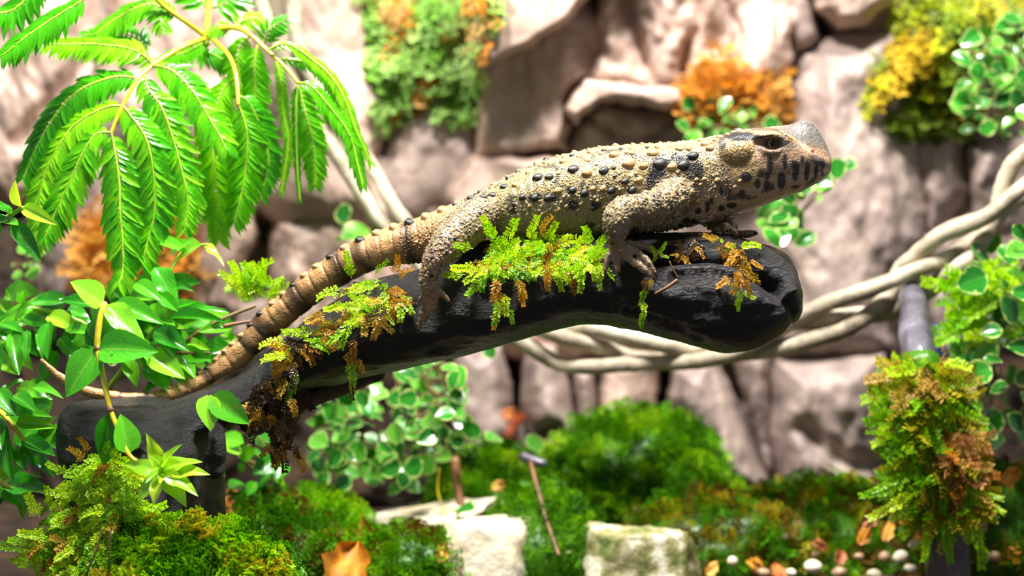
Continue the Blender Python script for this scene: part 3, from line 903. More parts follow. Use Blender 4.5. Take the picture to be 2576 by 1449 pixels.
# limb colour by nearness to limb axes
LAX, LRAD = [], []
for L_ in LIMBS + FINGERS:
    q = catmull([(*P(x, y, Y), r) for x, y, Y, r in L_], 6)
    LAX.append(q[2:, :3]); LRAD.append(q[2:, 3])
LAX = np.vstack(LAX); LRAD = np.concatenate(LRAD)
LF = np.zeros(len(co)); FF = np.zeros(len(co))
n_limb = sum(len(catmull([(*P(x, y, Y), r) for x, y, Y, r in L_], 6)) - 2 for L_ in LIMBS)
LIM0 = np.array(LIMBS[0] + LIMBS[1])
for ia, (a, r) in enumerate(zip(LAX, LRAD)):
    bx = np.where(np.abs(co[:, 0] - a[0]) < r * 1.4)[0]
    dd_ = np.linalg.norm(co[bx] - a, axis=1) / r
    LF[bx] = np.maximum(LF[bx], np.clip((1.35 - dd_) / .3, 0, 1))
    if ia >= n_limb: FF[bx] = np.maximum(FF[bx], np.clip((1.6 - dd_) / .3, 0, 1))
n1 = fbm(co * 300, 3, 55)
legcol = np.array(srgb(122, 106, 76)) * (1 - np.clip(n1, 0, 1)[:, None] * .5)
foot = np.clip((P(1500, 590, -.02).z - co[:, 2]) / .012, 0, 1)
legcol = legcol * (1 - foot[:, None]) + np.array(srgb(132, 104, 80)) * foot[:, None] * (1 + .35 * n1[:, None])
lc = lc * (1 - LF[:, None]) + legcol * LF[:, None]
gcol = lc.copy()
set_cols(lme, lc)
lme.materials.clear(); lme.materials.append(M_SKIN)
lme.shade_smooth()
lizard = obj("lizard", lme)
tag(lizard, "brown spiny lizard with black-barred jaw and ringed tail lying along the wet branch", "lizard")

# ---- scales: many small beads (one part) and the big keeled ones (each a part)
def dome(n=7, ap=(0, -.25)):
    V = [(math.cos(2 * math.pi * k / n), math.sin(2 * math.pi * k / n), -.15) for k in range(n)]
    V += [(.62 * math.cos(2 * math.pi * k / n) + ap[0] * .5, .62 * math.sin(2 * math.pi * k / n) + ap[1] * .5, .42) for k in range(n)] + [(ap[0], ap[1], .72)]
    F = [(k, (k + 1) % n, n + (k + 1) % n) for k in range(n)] + [(k, n + (k + 1) % n, n + k) for k in range(n)] + [(n + k, n + (k + 1) % n, 2 * n) for k in range(n)]
    return np.array(V), np.array(F)
no = get_no(lme)
EYE_P = on_lizard(1942, 361)[0]
CHK = on_lizard(1862, 400)[0]
order = RNG.permutation(len(co))
cell = {}
pts = []
for i in order:
    x = XX[i]
    if S[i] > tail_start + .02 and LF[i] < .5:
        continue
    if np.hypot(co[i][0] - EYE_P.x, co[i][2] - EYE_P.z) < .0034: continue
    if FF[i] > .3: continue
    if x > 1835 and HH[i] < .92 and (np.hypot((co[i][0] - CHK.x) / .0075, (co[i][2] - CHK.z) / .0078) > 1 or LF[i] > .3): continue
    r = .00046
    if LF[i] > .5: r = .0007
    elif x > 1835: r = .00040
    elif HH[i] < -.55: r = .0007
    elif HH[i] < .1: r = .0007
    key = tuple(np.floor(co[i] / (r * 1.9)).astype(int)) + (int(r * 1e6),)
    if key in cell: continue
    cell[key] = 1
    pts.append((i, r))
random.shuffle(pts)
pts = pts[:15000]
Ms, cs = [], []
for i, r in pts:
    n = Vector(no[i]); p = Vector(co[i])
    rr = r * random.uniform(.55, 1.15)
    big = random.random() < .08 and XX[i] < 1830
    if big: rr *= 1.5
    Ms.append(frame(p, (-1, 0.0, -.35), n, rr, sz=rr * random.uniform(.8, 1.3)))
    f = random.uniform(.75, 1.4) * (1.25 if big else 1) if XX[i] < 1835 else random.uniform(.85, 1.15)
    cs.append(np.clip(gcol[i] * f, 0, .8))
bd = [dome(5, (0, .3)), dome(5, (.1, .2))]
V, F, C = scatter(bd, Ms, cs)
gs = obj("granular_scales", mesh("granular_scales", V, F, M_SCALE, True, C), lizard)
tag(gs, kind="stuff")

def keeled(dark):
    """tear-shaped raised scale: rounded front, keel rising to a point at the rear"""
    n = 14
    V, F = [], []
    for r_, z, off in ((1.0, -.2, 0), (.86, .28, .06), (.58, .62, .22), (.26, .84, .42)):
        for k in range(n):
            a = 2 * math.pi * k / n
            x, y = math.cos(a) * r_, math.sin(a) * r_
            if y > 0: x *= 1 - .45 * y
            V.append((x, y * 1.2 + off, z))
    V.append((0, .62, .92))
    for j in range(3):
        for k in range(n):
            k2 = (k + 1) % n
            F.append((j * n + k, j * n + k2, (j + 1) * n + k2, (j + 1) * n + k))
    F += [(3 * n + k, 3 * n + (k + 1) % n, 4 * n) for k in range(n)]
    V = np.array(V)
    tan = np.array(srgb(160, 124, 76)); dk = np.array(srgb(30, 24, 22)); mid = np.array(srgb(84, 62, 42))
    c = np.tile(dk if dark else tan, (len(V), 1))
    return mesh("keeled_scale", V, F, M_SCALE, True, c)
KD, KT = keeled(True), keeled(False)
Z = lambda x, y: (1150 + x / 3.623, 320 + y / 3.623)
TUB = [(*Z(1430, 250), 11, 0), (*Z(1780, 235), 12, 0), (*Z(2030, 195), 10, 0), (*Z(2110, 195), 9, 0), (*Z(1560, 330), 14, 0), (*Z(1845, 330), 15, 1), (*Z(1700, 350), 9, 0), (*Z(1955, 360), 10, 0), (*Z(2060, 345), 13, 1),
       (*Z(1055, 385), 12, 1), (*Z(1180, 415), 11, 0), (*Z(1335, 395), 11, 1), (*Z(968, 312), 9, 0), (*Z(1107, 267), 6, 0), (*Z(848, 332), 6, 0), (*Z(1190, 302), 7, 0), (*Z(1310, 242), 6, 0), (*Z(1598, 237), 6, 0),
       (*Z(733, 456), 11, 1), (*Z(838, 452), 9, 1), (*Z(652, 412), 7, 0), (*Z(528, 442), 6, 0), (*Z(428, 542), 9, 1), (*Z(530, 525), 8, 0), (*Z(322, 620), 10, 1), (*Z(240, 635), 9, 1), (*Z(125, 645), 9, 1), (*Z(332, 522), 8, 0),
       (*Z(1432, 370), 5, 1), (*Z(1438, 446), 5, 1), (*Z(1530, 492), 8, 1), (*Z(1660, 480), 8, 0), (*Z(1598, 575), 9, 1), (*Z(1402, 580), 8, 1), (*Z(1330, 560), 8, 0), (*Z(1238, 560), 7, 0), (*Z(1160, 600), 9, 1),
       (*Z(1052, 572), 9, 1), (*Z(918, 580), 9, 0), (*Z(828, 642), 9, 1), (*Z(708, 642), 9, 1), (*Z(598, 636), 8, 1), (*Z(1630, 420), 5, 0), (*Z(1480, 420), 4, 0), (*Z(925, 420), 5, 0), (*Z(1270, 340), 4, 0), (*Z(760, 350), 6, 0),
       (*Z(1720, 590), 6, 0), (*Z(1000, 720), 6, 0), (*Z(930, 750), 6, 0), (*Z(1130, 700), 5, 0), (*Z(1240, 740), 6, 1), (*Z(1280, 670), 6, 0), (*Z(780, 790), 6, 0), (*Z(660, 720), 5, 0), (*Z(1340, 730), 5, 0), (*Z(520, 700), 5, 1),
       (1775, 362, 11, 0), (1787, 372, 10, 0), (1763, 353, 8, 0), (1810, 345, 8, 0), (1800, 352, 6, 0), (1744, 392, 11, 1), (1805, 453, 7, 0), (1738, 484, 7, 0), (1756, 505, 7, 0), (1752, 452, 5, 0), (1771, 451, 5, 0), (1763, 464, 5, 0), (1800, 470, 5, 0), (1845, 332, 6, 0), (1830, 338, 6, 0), (1713, 368, 7, 0), (1731, 369, 7, 0),
       (1862, 455, 5, 0), (1850, 470, 5, 0), (1716, 503, 6, 0), (1700, 540, 5, 0)]
NK = [0]
def add_keel(p, n, r, dark, d=(-1, 0, -.45), lift=1.25):
    NK[0] += 1
    M = frame(p - n * (r * .12), d, n, r, sz=r * lift * .72)
    o = inst("keeled_scale", KD if dark else KT, M, lizard)
    return o
for x, y, r, dk in TUB:
    p, n = on_lizard(x, y)
    if p is None: continue
    # not on the arm
    add_keel(p, n, r * .000215, dk)
# rows along the back (near edge of the outline) and the double crest of the tail
def crest_pt(s, side):
    k = min(max(np.searchsorted(SPS, s) - 1, 0), len(seg) - 1); t = (s - SPS[k]) / seg[k]
    c = SPT[k] * (1 - t) + SPT[k + 1] * t; u_ = SPU[k]
    d = Vector(u_) + Vector((0, side, 0))
    d.normalize()
    h = LBVH.ray_cast(Vector(c) + d * .06, -d)
    return h[0], h[1], Vector(SPT[k + 1] - SPT[k]).normalized()
s = np.interp(-1690, -SPX, SPS)
i = 0
while s < SPS[-1] - .06:
    on_tail = s > tail_start - .005
    f = np.clip((SPS[-1] - s) / (SPS[-1] - tail_start), 0, 1) if on_tail else 1
    for side in ((-.55, .55) if on_tail else (-.1, -.45, .3)):
        p, n, tdir = crest_pt(s + (random.uniform(-.0015, .0015) if not on_tail else 0), side)
        if p is None: continue
        r = (.0021 * f ** .7 + .0003) if on_tail else random.uniform(.0009, .0015)
        xs = np.interp(s, SPS, SPX)
        dk = any(abs(xs - b) < 16 for b in (1035, 915, 862, 756, 668, 528)) if on_tail else random.random() < .2
        add_keel(p, n, r, dk, tdir, 1.5)
    s += (.0072 * f ** .6 + .0012) if on_tail else .0062
    i += 1
# overlapping keeled scales of the near foreleg and thigh
for i in RNG.permutation(np.where(LF > .8)[0])[:4000]:
    if NK[0] > 292: break
    p = Vector(co[i])
    if no[i][1] > -.2 or co[i][1] > -.012 or FF[i] > .05: continue
    key = ("k",) + tuple(np.floor(co[i] / .0024).astype(int))
    if key in cell: continue
    cell[key] = 1
    add_keel(p, Vector(no[i]), .0010, random.random() < .3, (-.5, 0, -.9), .8)

# ---- eye
pe, ne = on_lizard(1942, 361)
M_EYE = None
m, t, b, o_ = nt("lizard_eye")
c = attr(t)
t.links.new(c, b.inputs["Base Color"]); b.inputs["Roughness"].default_value = .08; b.inputs["Coat Weight"].default_value = .15; b.inputs["Coat Roughness"].default_value = .02; b.inputs["Specular IOR Level"].default_value = .3
M_EYE = m
bm = bmesh.new(); bmesh.ops.create_uvsphere(bm, u_segments=36, v_segments=24, radius=1)
EV = np.array([v.co for v in bm.verts]); EF = [tuple(v.index for v in f.verts) for f in bm.faces]; bm.free()
look = Vector((.16, -1, .02)).normalized()
ca = EV @ np.array(look)
ec = np.where((ca > .77)[:, None], np.array(srgb(6, 5, 6)), np.where((ca > .60)[:, None], np.array(srgb(214, 150, 40)), np.array(srgb(36, 22, 16))))
ec = np.where(((ca > .60) & (ca < .66))[:, None], np.array(srgb(190, 120, 26)), ec)
er = .0025
ec_pos = pe + Vector((0, .0009, 0))
eye = obj("eye", mesh("eye", EV * er + np.array(ec_pos), EF, M_EYE, True, ec), lizard)
tag(eye, "dark eye with an amber ring")
# eyelids around it
lidj = Join()
ring = [ec_pos + look * .0014 + Vector((math.cos(a) * .0024, 0, math.sin(a) * .0022)) for a in np.linspace(0, 2 * math.pi, 22)]
V, F = tube(ring, [.0005] * 22, 8, False)
lid = obj("eyelid", mesh("eyelid", V, F, M_SCALE, True, np.tile(srgb(58, 36, 24), (len(V), 1))), lizard)
# ---- claws
def claw(px, py, Y, ex, ey, Ye, r):
    a = np.array(P(px, py, Y)); e = np.array(P(ex, ey, Ye))
    m_ = (a + e) / 2 + np.array([0, -.0006, .0006])
    c = catmull([a, m_, e], 4)
    V, F = tube(c, np.linspace(r, .00012, len(c)), 8)
    obj("claw", mesh("claw", V, F, M_SCALE, True, np.tile(srgb(44, 34, 32), (len(V), 1))), lizard)
for a in ((1521, 684, -.0285, 1517, 699, -.0272, .0008), (1642, 698, -.0292, 1650, 713, -.0282, .0009), (1648, 686, -.0292, 1654, 703, -.0285, .0009), (1668, 648, -.0225, 1676, 658, -.0215, .0008), (1556, 682, -.029, 1556, 696, -.028, .0008),
          (1126, 756, -.0215, 1132, 766, -.0205, .0008), (1059, 752, -.0215, 1056, 760, -.0205, .0007), (1054, 826, -.0185, 1053, 842, -.0175, .0008), (1073, 800, -.0195, 1070, 812, -.0185, .0008), (1092, 778, -.020, 1090, 788, -.019, .0007),
          (1899, 586, -.002, 1906, 592, -.006, .0010), (1852, 590, -.003, 1848, 598, -.008, .0010), (1820, 580, -.003, 1812, 590, -.008, .0010), (1796, 582, -.002, 1788, 590, -.006, .0009)):
    claw(*a)
# ------------------------------------------------------------------ leaf shapes
def leaf_shape(width=0.5, fold=0.18, curl=0.25, tip=1.5, base=0.75, nu=3, nv=8, wave=0.0, mat=None, name="leaf"):
    """blade along +Y, length 1, upper side +Z; u,v texture coordinates"""
    V, U, F = [], [], []
    us = np.linspace(-1, 1, 2 * nu + 1)
    for j in range(nv + 1):
        v = j / nv
        # outline: rises fast at the base, narrows to a point
        w = width * 0.5 * (math.sin(math.pi * min(1, v ** base)) ** 0.75 if v < 1 else 0) * (1 - v ** tip * 0.25)
        w = max(w, 0.004)
        for u in us:
            z = fold * abs(u) * w * 2 - curl * v * v + wave * math.sin(v * 9 + u) * abs(u) * w
            V.append((u * w, v - 0.1 * curl * v * v, z)); U.append((0.5 + u * 0.5, v))
    n = len(us)
    for j in range(nv):
        for i in range(n - 1):
            F.append((j * n + i, j * n + i + 1, (j + 1) * n + i + 1, (j + 1) * n + i))
    return mesh(name, V, F, mat, True, None, U)

LV = [leaf_shape(.55, .22, .18, mat=M_LEAF), leaf_shape(.48, .15, .35, mat=M_LEAF, wave=.3), leaf_shape(.62, .25, .10, mat=M_LEAF), leaf_shape(.5, .3, -.12, mat=M_LEAF)]
LR = [leaf_shape(.92, .10, .12, 2.5, .95, 3, 7, mat=M_FIG), leaf_shape(.82, .18, .22, 2.0, .9, 3, 7, mat=M_FIG), leaf_shape(.98, .05, -.1, 2.5, .95, 3, 7, mat=M_FIG)]
TOCAM = Vector((0, -0.72, 0.70))

def put_leaf(parent, a, b, Ya, Yb, w=None, mat=None, roll=0.0, shapes=LV, n=None, name="leaf", k=None):
    pa, pb = P(a[0], a[1], Ya), P(b[0], b[1], Yb)
    d = pb - pa
    L = d.length
    nn = Vector(n) if n is not None else TOCAM + Vector((random.uniform(-.25, .25), 0, random.uniform(-.2, .2)))
    nn = Matrix.Rotation(roll, 3, d.normalized()) @ nn
    s = shapes[k if k is not None else random.randrange(len(shapes))]
    sx = L if w is None else L * w / .55
    return inst(name, s, frame(pa, d, nn, L, sx=sx, sz=L), parent, mat)

def stem(parent, pts, r0, r1, mat, name="stem", n=8, per=6):
    c = catmull([P(*q) for q in pts], per)
    V, F = tube(c, np.linspace(r0, r1, len(c)), n)
    return obj(name, mesh(name, V, F, mat), parent)

# ------------------------------------------------------------------ feathery compound-leaved plant
mim = empty("feathery_plant", P(520, -60, .10), "bright green feathery plant with drooping fronds of many narrow leaflets", "plant")
LFT = [leaf_shape(.34, .25, .12, 2.2, .7, 1, 4, mat=M_MIM, name="leaflet"), leaf_shape(.32, .15, .28, 2.2, .7, 1, 4, mat=M_MIM, name="leaflet")]
LFTB = []
for me_ in LFT:
    v = get_co(me_); f = np.array([tuple(p.vertices) for p in me_.polygons]); LFTB.append((v, f))
uvL = []
for me_ in LFT:
    li = np.zeros(len(me_.loops), dtype=np.int32); me_.loops.foreach_get("vertex_index", li)
    uu = np.zeros(len(me_.loops) * 2); me_.uv_layers[0].data.foreach_get("uv", uu); uu = uu.reshape(-1, 2)
    a = np.zeros((len(me_.vertices), 2)); a[li] = uu; uvL.append(a)
n_ind = [0]
def pinna(pts, Y0, Y1, llen, mat, individual=False, droop=.35, ang=62, facing=None, space=11.5, one=None):
    """one leaf branch: thin midrib and two rows of leaflets. pts in photo pixels"""
    m = len(pts)
    cp = catmull([P(x, y, Y0 + (Y1 - Y0) * i / (m - 1)) for i, (x, y) in enumerate(pts)], 10)
    V, F = tube(cp, np.linspace(.0006, .0003, len(cp)), 6)
    rib = obj("leaf_branch", mesh("leaf_branch", V, F, M_STEMG), mim)
    sl = np.concatenate([[0], np.cumsum(np.linalg.norm(np.diff(cp, axis=0), axis=1))])
    tot = sl[-1]
    step = space * px_m(Y0)
    nk = max(4, int(tot / step))
    nf = Vector(facing) if facing is not None else Vector((0, -.8, .6))
    Ms, pk = [], []
    for i in range(1, nk + 1):
        s = tot * i / nk * .985
        t = i / nk
        p = Vector([np.interp(s, sl, cp[:, k]) for k in range(3)])
        q = Vector([np.interp(min(s + step, tot), sl, cp[:, k]) for k in range(3)])
        o_ = Vector([np.interp(max(s - step, 0), sl, cp[:, k]) for k in range(3)])
        d = (q - o_).normalized()
        side = d.cross(nf).normalized()
        nn = side.cross(d)
        ll = llen * 1.32 * px_m(Y0) * min(1.0, .55 + 2.2 * t) * (1 if t < .7 else 1 - (t - .7) * 1.4) * random.uniform(.9, 1.08)
        for sgn in ((-1, 1) if one is None else (one,)):
            a = math.radians(ang * (1 - .35 * t) + random.uniform(-5, 5))
            ld = d * math.cos(a) + side * sgn * math.sin(a)
            ld = (ld + Vector((0, 0, -droop * .5)) - nn * .12).normalized()
            ln = (nn + side * sgn * .15 + Vector((random.uniform(-.15, .15), 0, random.uniform(-.1, .1))))
            Ms.append(frame(p, ld, ln, ll, sx=ll * .95)); pk.append(random.randrange(2))
    if individual:
        for M, k in zip(Ms, pk):
            n_ind[0] += 1
            inst("leaflet", LFT[k], M, rib, mat)
    else:
        V, F, C = scatter(LFTB, Ms, [np.ones(3)] * len(Ms), pk)
        U = np.vstack([uvL[k] for k in pk])
        o = obj("leaflets", mesh("leaflets", V, F, mat, True, None, U), rib)
        o.location = (0, 0, 0)
        tag(o, kind="stuff")
    return rib

stem(mim, [(530, -120, .10), (528, -20, .10), (522, 60, .095), (518, 110, .092)], .0018, .0016, M_STEMG)
stem(mim, [(520, 95, .093), (460, 118, .08), (386, 164, .07), (348, 198, .062), (309, 266, .055), (280, 333, .05)], .0014, .0009, M_STEMY, "frond_stem")
stem(mim, [(520, 95, .093), (560, 72, .09), (613, 77, .082), (676, 130, .075), (720, 172, .07), (749, 208, .066)], .0013, .0009, M_STEMY, "frond_stem")
stem(mim, [(520, 95, .093), (480, 64, .085), (449, 43, .08), (405, 10, .075), (370, -30, .07)], .0013, .0009, M_STEMY, "frond_stem")
stem(mim, [(525, 90, .093), (575, 140, .08), (594, 193, .07), (599, 262, .062)], .0012, .0009, M_STEMY, "frond_stem")
stem(mim, [(500, -80, .1), (380, -60, .08), (270, -40, .06), (217, -5, .05)], .0013, .0009, M_STEMY, "frond_stem")
G, D_ = M_MIM, M_MIMD
# back first
pinna([(594, 193), (560, 230), (541, 310), (537, 411), (546, 507), (551, 604)], .085, .08, 58, G)
pinna([(599, 261), (622, 338), (613, 459), (589, 560)], .075, .07, 58, G)
pinna([(600, 240), (628, 261), (662, 338), (676, 411), (657, 490)], .08, .075, 46, D_)
pinna([(520, 105), (470, 130), (435, 138), (400, 150)], .10, .10, 40, G)
pinna([(530, 110), (507, 128), (540, 138), (575, 160)], .10, .10, 42, G)
pinna([(630, 90), (604, 121), (599, 169), (613, 250)], .095, .09, 46, D_)
pinna([(650, 110), (642, 145), (642, 242), (652, 314), (660, 392)], .09, .085, 44, D_)
pinna([(690, 145), (702, 184), (715, 290), (725, 362), (708, 486)], .08, .075, 26, D_, ang=40)
pinna([(749, 208), (746, 242), (746, 338), (749, 435), (755, 504)], .07, .065, 22, D_, ang=32)
pinna([(749, 208), (763, 266), (783, 338), (792, 411), (793, 466)], .085, .085, 44, G)
pinna([(700, 150), (725, 150), (783, 164), (831, 217), (862, 285)], .075, .07, 26, D_, ang=40)
pinna([(676, 125), (725, 111), (797, 159), (841, 203), (872, 261), (896, 329), (934, 412)], .072, .06, 30, D_, ang=36)
pinna([(749, 208), (783, 217), (831, 271), (879, 338), (899, 411), (912, 466)], .066, .055, 40, D_, ang=38)
pinna([(665, 112), (676, 77), (712, 52)], .085, .08, 34, D_)
pinna([(613, 77), (600, 60), (640, 45), (665, 62)], .09, .09, 32, G)
pinna([(590, 70), (560, 66), (530, 80)], .09, .09, 30, G)
pinna([(375, 135), (340, 95), (280, 82), (212, 88)], .085, .08, 42, D_)
pinna([(449, 43), (377, 10), (290, 48), (246, 80)], .08, .07, 44, G)
pinna([(440, 30), (406, 34), (408, 74)], .08, .075, 34, G)
pinna([(217, -5), (145, 39), (72, 87), (8, 138)], .05, .03, 56, G, ang=48)
pinna([(120, -60), (40, 20), (-20, 40), (-60, 90)], .06, .05, 56, G)
pinna([(386, 164), (338, 126), (241, 111), (118, 112)], .072, .06, 46, G)
pinna([(520, 20), (500, -10), (470, -40)], .11, .11, 50, D_)
pinna([(535, 20), (560, 10), (600, -20)], .11, .11, 50, D_)
# the near, largest ones: each leaflet on its own
pinna([(348, 198), (290, 193), (208, 222), (150, 275), (97, 360), (58, 450)], .064, .05, 56, D_)
pinna([(309, 266), (266, 270), (193, 309), (145, 372), (106, 459), (97, 555), (87, 622)], .056, .045, 58, D_)
pinna([(386, 164), (435, 179), (483, 227), (522, 290), (551, 338), (571, 380)], .068, .055, 56, G, True)
pinna([(365, 190), (372, 222), (406, 270), (435, 348), (459, 435), (473, 507), (464, 582)], .06, .045, 56, G, True)
pinna([(280, 333), (241, 338), (208, 386), (174, 459), (135, 545), (114, 596)], .05, .04, 60, D_, True)
pinna([(309, 266), (328, 290), (367, 348), (386, 435), (389, 531), (372, 604), (356, 668)], .052, .038, 58, G, True)
pinna([(280, 333), (290, 386), (300, 459), (302, 531), (309, 604), (309, 676), (299, 712)], .048, .03, 60, G, True)

# ------------------------------------------------------------------ broad-leaved creepers
cr = empty("trailing_creeper", P(262, 768, -.02), "trailing creeper with yellow stem, broad glossy leaves and pale rosette tip", "plant")
stem(cr, [(262, 766, -.016), (252, 800, -.020), (246, 845, -.022), (245, 878, -.023), (254, 920, -.026), (265, 975, -.029), (278, 1032, -.032), (297, 1082, -.035), (320, 1138, -.038), (350, 1165, -.039), (404, 1184, -.040)], .0016, .0010, M_STEMY, "stem", 10)
for y, x, Y in ((878, 245, -.023), (1031, 278, -.032)):
    V, F = tube([P(x - 1, y - 4, Y), P(x, y, Y), P(x + 1, y + 4, Y)], [.0014, .0019, .0014], 10)
    obj("stem_node", mesh("stem_node", V, F, M_TWIG), cr)
lf = lambda a, b, Ya=-.022, Yb=-.026, w=.55, mat=None, roll=0, k=None, n=None: put_leaf(cr, a, b, Ya, Yb, w, mat, roll, k=k, n=n)
lf((258, 768), (181, 704), -.016, -.022, .80, None, .1, 2); lf((262, 768), (372, 846), -.014, -.026, .52, None, -.2, 1); lf((285, 764), (414, 804), -.008, -.01, .46); lf((250, 772), (146, 748), -.012, -.006, .42, M_LEAFD)
lf((250, 874), (302, 784), -.02, -.016, .95, None, .2, 2); lf((246, 878), (386, 874), -.023, -.034, .60, None, .25, 0); lf((243, 880), (164, 994), -.023, -.034, .66, None, -.2, 0); lf((244, 874), (226, 806), -.02, -.016, .6, None, 0, 2)
lf((275, 1040), (266, 1176), -.032, -.035, .56, None, -.35, 0); lf((322, 1142), (306, 1040), -.038, -.036, .66, None, .2, 2)
for tx, ty, Yt, w in ((312, 1163, -.044, .55), (381, 1108, -.05, .5), (488, 1141, -.046, .5), (507, 1174, -.05, .46), (485, 1220, -.054, .46), (468, 1257, -.05, .62), (375, 1254, -.052, .55), (332, 1250, -.046, .6), (425, 1119, -.05, .42)):
    lf((406, 1183), (tx, ty), -.040, Yt, w, M_LEAFY, random.uniform(-.3, .3), 1)
for tx, ty in ((386, 1140), (428, 1136), (446, 1160), (448, 1196), (400, 1222), (366, 1206)):
    lf((410, 1180), (tx, ty), -.046, -.056, .42, M_LEAFY, random.uniform(-.4, .4))

mc = empty("leafy_creeper", P(420, 860, .035), "clump of glossy green creeper leaves growing behind the lizard's thin tail", "plant")
stem(mc, [(250, 1010, .05), (330, 900, .04), (400, 820, .036), (440, 770, .036), (420, 700, .04)], .0014, .0010, M_STEMG)
stem(mc, [(380, 960, .04), (440, 880, .036), (540, 812, .036), (640, 770, .04)], .0013, .0008, M_STEMB)
stem(mc, [(330, 900, .04), (420, 890, .03), (525, 888, .028)], .0012, .0008, M_STEMB)
stem(mc, [(300, 860, .05), (180, 800, .05), (60, 770, .05)], .0014, .001, M_STEMG)
ml = lambda a, b, Ya=.034, Yb=.024, w=.5, mat=None, roll=0, k=None: put_leaf(mc, a, b, Ya, Yb, w, mat, roll, k=k)
for a, b, w, m_ in (((388, 673), (453, 757), .58, M_LEAFD), ((340, 712), (405, 748), .5, M_LEAFD), ((437, 785), (556, 757), .28, None), ((430, 800), (566, 800), .22, M_LEAFD), ((590, 812), (498, 840), .46, None),
                    ((388, 834), (474, 872), .55, None), ((375, 890), (464, 948), .52, None), ((450, 888), (492, 944), .5, None), ((455, 890), (528, 902), .45, None), ((384, 912), (436, 967), .62, None), ((318, 896), (342, 960), .62, None),
                    ((360, 928), (432, 978), .55, M_LEAFD), ((400, 820), (470, 836), .4, M_LEAFD), ((420, 780), (500, 770), .4, M_LEAFD), ((350, 850), (372, 915), .5, M_LEAFD), ((300, 860), (330, 920), .5, M_LEAFD), ((420, 700), (475, 720), .45, M_LEAFD),
                    ((330, 740), (300, 690), .5, M_LEAFD), ((360, 780), (440, 812), .5, M_LEAFD), ((410, 850), (440, 900), .5, None), ((470, 860), (520, 875), .4, M_LEAFD), ((560, 840), (600, 870), .4, M_LEAFD), ((400, 740), (450, 790), .5, M_LEAFD),
                    ((85, 768), (-4, 800), .46, None), ((86, 756), (156, 766), .40, None), ((62, 764), (53, 722), .55, None), ((119, 795), (204, 830), .42, M_LEAFY), ((168, 826), (236, 848), .5, None), ((29, 757), (29, 708), .65, M_LEAFD),
                    ((29, 836), (46, 948), .42, M_LEAFD), ((97, 836), (105, 900), .3, None), ((126, 808), (114, 902), .45, M_LEAFD), ((60, 800), (120, 815), .4, M_LEAFD), ((-20, 810), (60, 830), .4, M_LEAFD), ((180, 780), (230, 800), .5, M_LEAFD), ((150, 850), (190, 900), .5, M_LEAFD), ((0, 860), (-10, 930), .4, M_LEAFD), ((200, 870), (240, 930), .4, M_LEAFD), ((220, 760), (170, 790), .5, None), ((70, 830), (60, 900), .4, M_LEAFD)):
    dY = random.uniform(-.01, .012)
    ml(a, b, .036 + dY, .026 + dY, w, m_, random.uniform(-.35, .35))
for a, b, w, m_ in (((400, 606), (468, 624), .42, None), ((462, 640), (500, 612), .8, M_LEAFD), ((507, 616), (567, 642), .34, M_LEAFY), ((430, 640), (470, 600), .6, M_LEAFD), ((395, 700), (350, 640), .5, None)):
    put_leaf(mc, a, b, .045, .035, w, m_, random.uniform(-.3, .3))
stem(mc, [(420, 700, .04), (440, 660, .045), (470, 625, .045), (520, 615, .04)], .0010, .0007, M_STEMG)

rf = random.Random(77)
for poly, n in (([(260, 720), (420, 690), (560, 760), (600, 840), (540, 880), (430, 960), (320, 950), (280, 860)], 34), ([(-20, 730), (150, 730), (260, 790), (250, 900), (120, 930), (-20, 930)], 30)):
    k = 0
    while k < n:
        x, y = rf.uniform(-20, 600), rf.uniform(690, 960)
        if not inpoly(np.array([x]), np.array([y]), poly)[0]: continue
        k += 1
        a = rf.choice([rf.uniform(-.3, .9), rf.uniform(2.2, 3.5), rf.uniform(0, 6.28)]); L = rf.uniform(75, 115); Y = rf.uniform(.045, .075)
        put_leaf(mc, (x - math.cos(a) * L / 2, y - math.sin(a) * L / 2), (x + math.cos(a) * L / 2, y + math.sin(a) * L / 2 + 12), Y, Y - .008, rf.uniform(.42, .6), rf.choice([M_LEAFD, M_LEAFD, None]), rf.uniform(-.4, .4))
lc_ = empty("leafy_creeper", P(10, 1120, .0), "dark glossy creeper leaves beside the mossy stump, yellow-tipped leaf among them", "plant")
stem(lc_, [(-60, 1000, .01), (0, 1036, .005), (30, 1068, .0), (60, 1106, -.004)], .0015, .0010, M_STEMY)
stem(lc_, [(-80, 1180, .01), (0, 1213, .0), (20, 1226, -.005)], .0016, .0010, M_STEMY)
for a, b, w, m_ in (((13, 1045), (122, 1032), .32, M_LEAFD), ((40, 1064), (138, 1072), .30, M_LEAFD), ((55, 1105), (140, 1158), .48, None), ((55, 1116), (131, 1185), .45, M_LEAFD), ((-4, 1052), (9, 1136), .5, None), ((5, 1060), (27, 1212), .34, None),
                    ((38, 1120), (54, 1178), .5, M_LEAFD), ((8, 1222), (124, 1206), .62, M_LEAFD), ((-6, 982), (36, 1038), .55, None), ((84, 974), (147, 976), .4, M_LEAFD), ((33, 994), (90, 1030), .45, M_LEAFD), ((-10, 1120), (-40, 1200), .5, M_LEAFD), ((10, 1230), (60, 1270), .5, M_LEAFD)):
    put_leaf(lc_, a, b, .0, -.01, w, m_, random.uniform(-.3, .3))

